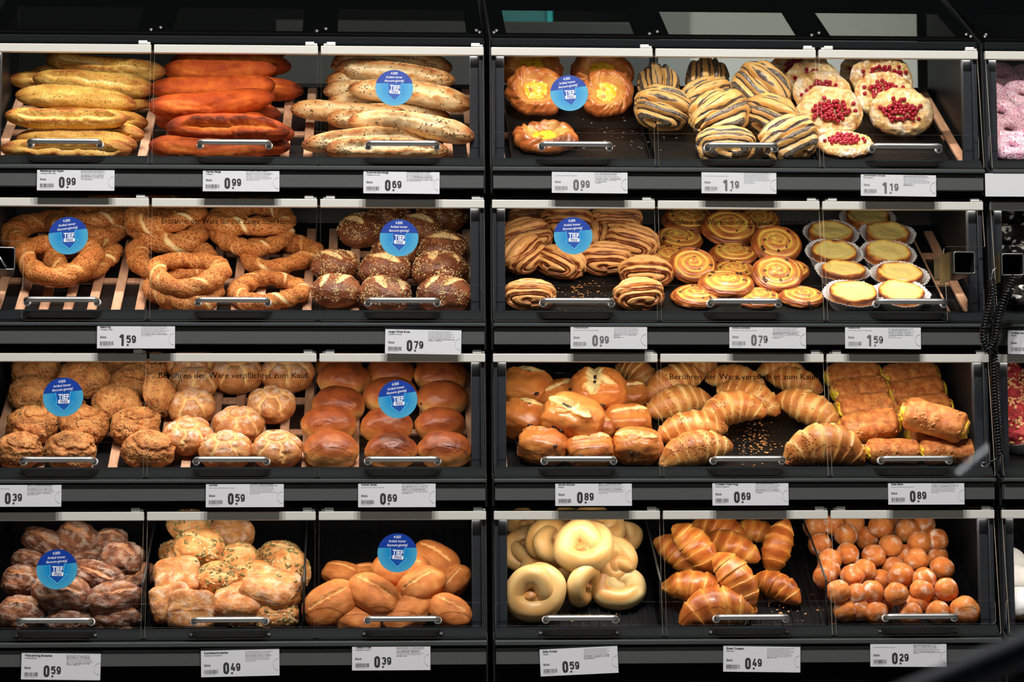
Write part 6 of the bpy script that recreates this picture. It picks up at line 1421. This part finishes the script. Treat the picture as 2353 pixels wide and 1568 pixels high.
for r, u, v, rad, rot, lb in ((0, 906, 202, 43.5, 0, 'caraway bread sticks'), (0, 1308, 214, 43.5, 9, 'custard danishes'), (1, 157, 542, 45, 8, 'left sesame rings'), (1, 917, 547, 44.5, 0, 'pretzel rolls'), (1, 1317, 542, 44.5, 4, 'cinnamon rolls'),
                          (2, 145, 913, 46, 6, 'grain rolls'), (2, 914, 918, 45, 9, 'raisin brioches'), (3, 131, 1309, 46.5, 4, 'walnut rolls'), (3, 913, 1271, 45.5, 0, 'herb rolls')):
    p = on_pane(r, u, v, 0.0023); t = np.dot(p-CAM, AF); sc = rad*t/FPX/SR
    root = bpy.data.objects.new('discount_sticker', None); COL.objects.link(root)
    root.matrix_world = pane_mat(r, p) @ Matrix.Rotation(R(rot), 4, 'Z') @ Matrix.Diagonal((sc, sc, 1, 1))
    tag(root, 'round blue discount sticker on the pane in front of the '+lb, 'sticker', 'round blue discount stickers')
    for nm, me in SP: link(nm, me, root)
# ------------------------------------------------------------------ tongs holders, coiled cord, blurred bar
def holder(u, v, label, turn=0.0, depth=0.12, s=0.0225):
    y = YR[1]-0.062; p = at_y(u, v, y); T = 0.0028
    root = bpy.data.objects.new('tongs_holder', None); COL.objects.link(root)
    root.matrix_world = Matrix.Translation(Vector(p)) @ Matrix.Rotation(R(turn), 4, 'Z'); tag(root, label, 'holder', 'square tongs holders')
    bm = bmesh.new()
    for b in ((-s, -s+T, 0, depth, -s, s), (s-T, s, 0, depth, -s, s), (-s+T, s-T, 0, depth, s-T, s), (-s+T, s-T, 0, depth, -s, -s+T)): add_box(bm, *b)
    link('tube', bm_mesh('tube', bm, M['black']), root)
    rim = [(x, -0.0006, z) for x, z in rrect(-s+0.0012, s-0.0012, -s+0.0012, s-0.0012, 0.004)]
    link('chrome_rim', tube_mesh('chrome_rim', rim, 0.0012, M['chrome'], 6, True), root)
    link('inner_back', box_mesh('inner_back', (-s+T, s-T, depth-0.004, depth, -s+T, s-T), M['black']), root)
    for x in (-0.011, 0.012): link('bolt', SCREW, root, mat=Matrix.Translation((x, depth-0.006, -0.008)) @ Matrix.Rotation(R(90), 4, 'X'))
    link('side_reflection', box_mesh('side_reflection', (-s-0.004, -s-0.0005, 0.012, 0.075, -s-0.012, s), plain('reflection_brown', (0.05, 0.035, 0.015), 0.4)), root)  # brown plate painted in for the reflection on the holder's side
    return root
holder(2216, 604, 'square black tongs holder in front of the cheesecake tarts, middle cabinet', 6)
holder(2327, 608, 'square black tongs holder in front of the cookie donuts, right edge', -4)
hl = holder(8, 594, 'square black tongs holder at the left edge, beside the sesame rings', 10)
tg = link('serving_tongs', tube_mesh('serving_tongs', [(-0.012, 0.02, 0.012), (-0.010, -0.004, 0.006), (-0.004, -0.012, -0.006), (0.004, -0.004, -0.016), (0.006, 0.03, -0.018)], 0.0022, M['chrome'], 8)); tg.matrix_world = hl.matrix_world
tag(tg, 'bent steel tongs handle sticking out of the left holder', 'tongs')
def coil(uv, y0, pitch=0.0062, rc=0.0068, rw=0.0021):
    path = np.array([at_y(u, v, y0+dy) for u, v, dy in uv]); path = catmull(path, 400)
    s = np.concatenate([[0], np.cumsum(np.linalg.norm(np.diff(path, axis=0), axis=1))]); n = int(s[-1]/pitch*14)
    q = np.linspace(0, s[-1], n); C_0 = np.stack([np.interp(q, s, path[:, k]) for k in range(3)], 1)
    T = np.gradient(C_0, axis=0); T /= np.linalg.norm(T, axis=1)[:, None]; N = np.array([0, 1.0, 0])-T*T[:, 1:2]; N /= np.linalg.norm(N, axis=1)[:, None]; B = np.cross(T, N)
    ph = q/pitch*2*np.pi; return tube_mesh('coil', C_0+rc*(np.cos(ph)[:, None]*N+np.sin(ph)[:, None]*B), rw, M['cord'], 6)
yc = YR[1]-0.085
root = bpy.data.objects.new('coiled_cord', None); COL.objects.link(root); root.location = at_y(2290, 800, yc)
tag(root, 'black coiled safety cord hanging in loops beside the right tongs holders', 'cord')
def keep(o): o.matrix_parent_inverse = Matrix.Translation(-root.location); return o
bpy.context.view_layer.update()
keep(link('coil', coil([(2276, 640, 0), (2282, 668, 0), (2276, 700, 0), (2264, 745, 0), (2260, 780, 0), (2272, 806, 0), (2287, 780, 0), (2296, 730, 0), (2312, 680, 0), (2334, 636, 0)], yc), root))
keep(link('coil', coil([(2302, 694, .02), (2292, 740, .02), (2284, 790, .02), (2284, 830, .012), (2286, 900, .01), (2292, 980, .01), (2298, 1046, .012)], yc), root))
keep(link('wire_end', tube_mesh('wire_end', [at_y(u, v, yc+.02) for u, v in ((2298, 1046), (2296, 1052), (2280, 1060), (2262, 1067))], 0.0014, M['cord'], 8), root))
ring = [at_y(2262+7*math.cos(t*0.4), 1068+5*math.sin(t*0.4), yc+.02+0.002*math.sin(t)) for t in range(17)]
keep(link('hook', tube_mesh('hook', ring, 0.0009, M['chrome'], 6), root))
keep(link('upper_hook', tube_mesh('upper_hook', [at_y(u, v, yc+.01) for u, v in ((2290, 616), (2282, 622), (2280, 630), (2276, 641))], 0.0013, M['chrome'], 8), root))
# a tube lamp on the shop ceiling behind the viewer, mirrored as a pale streak in a lower right pane
def mirrored(r, u, v, z):
    up, n, L = pane_basis(r); p = on_pane(r, u, v, 0.002); d = ray(u, v); d = d/np.linalg.norm(d); q = d-2*np.dot(d, n)*n
    return p+q*((z-p[2])/q[2])
t0, t1 = mirrored(2, 2203, 1085, 2.35), mirrored(2, 2288, 1012, 2.35)
em = NT('tube_lamp_glow'); em.bs.inputs['Base Color'].default_value = (0.8, 0.8, 0.8, 1); em.bs.inputs['Emission Color'].default_value = (0.9, 0.97, 1, 1); em.bs.inputs['Emission Strength'].default_value = 7
lamp = link('tube_lamp', tube_mesh('tube_lamp', [t0+(t1-t0)*k/6 for k in range(7)], 0.018, em.m, 12)); print('LAMP', t0, t1)
tag(lamp, 'white ceiling tube lamp mirrored as a streak in the pane before the pudding rolls', 'lamp')
yb = -3.35; e0, e1 = at_y(1860, 1700, yb), at_y(2520, 1424, yb)
bar = link('foreground_bar', tube_mesh('foreground_bar', [e0+(e1-e0)*k/8 for k in range(9)], 0.0115, plain('bar_dark_navy', (0.030, 0.034, 0.052), 0.6, spec=0.2), 24))
tag(bar, 'blurred dark bar slanting across the lower right corner close to the camera', 'bar')
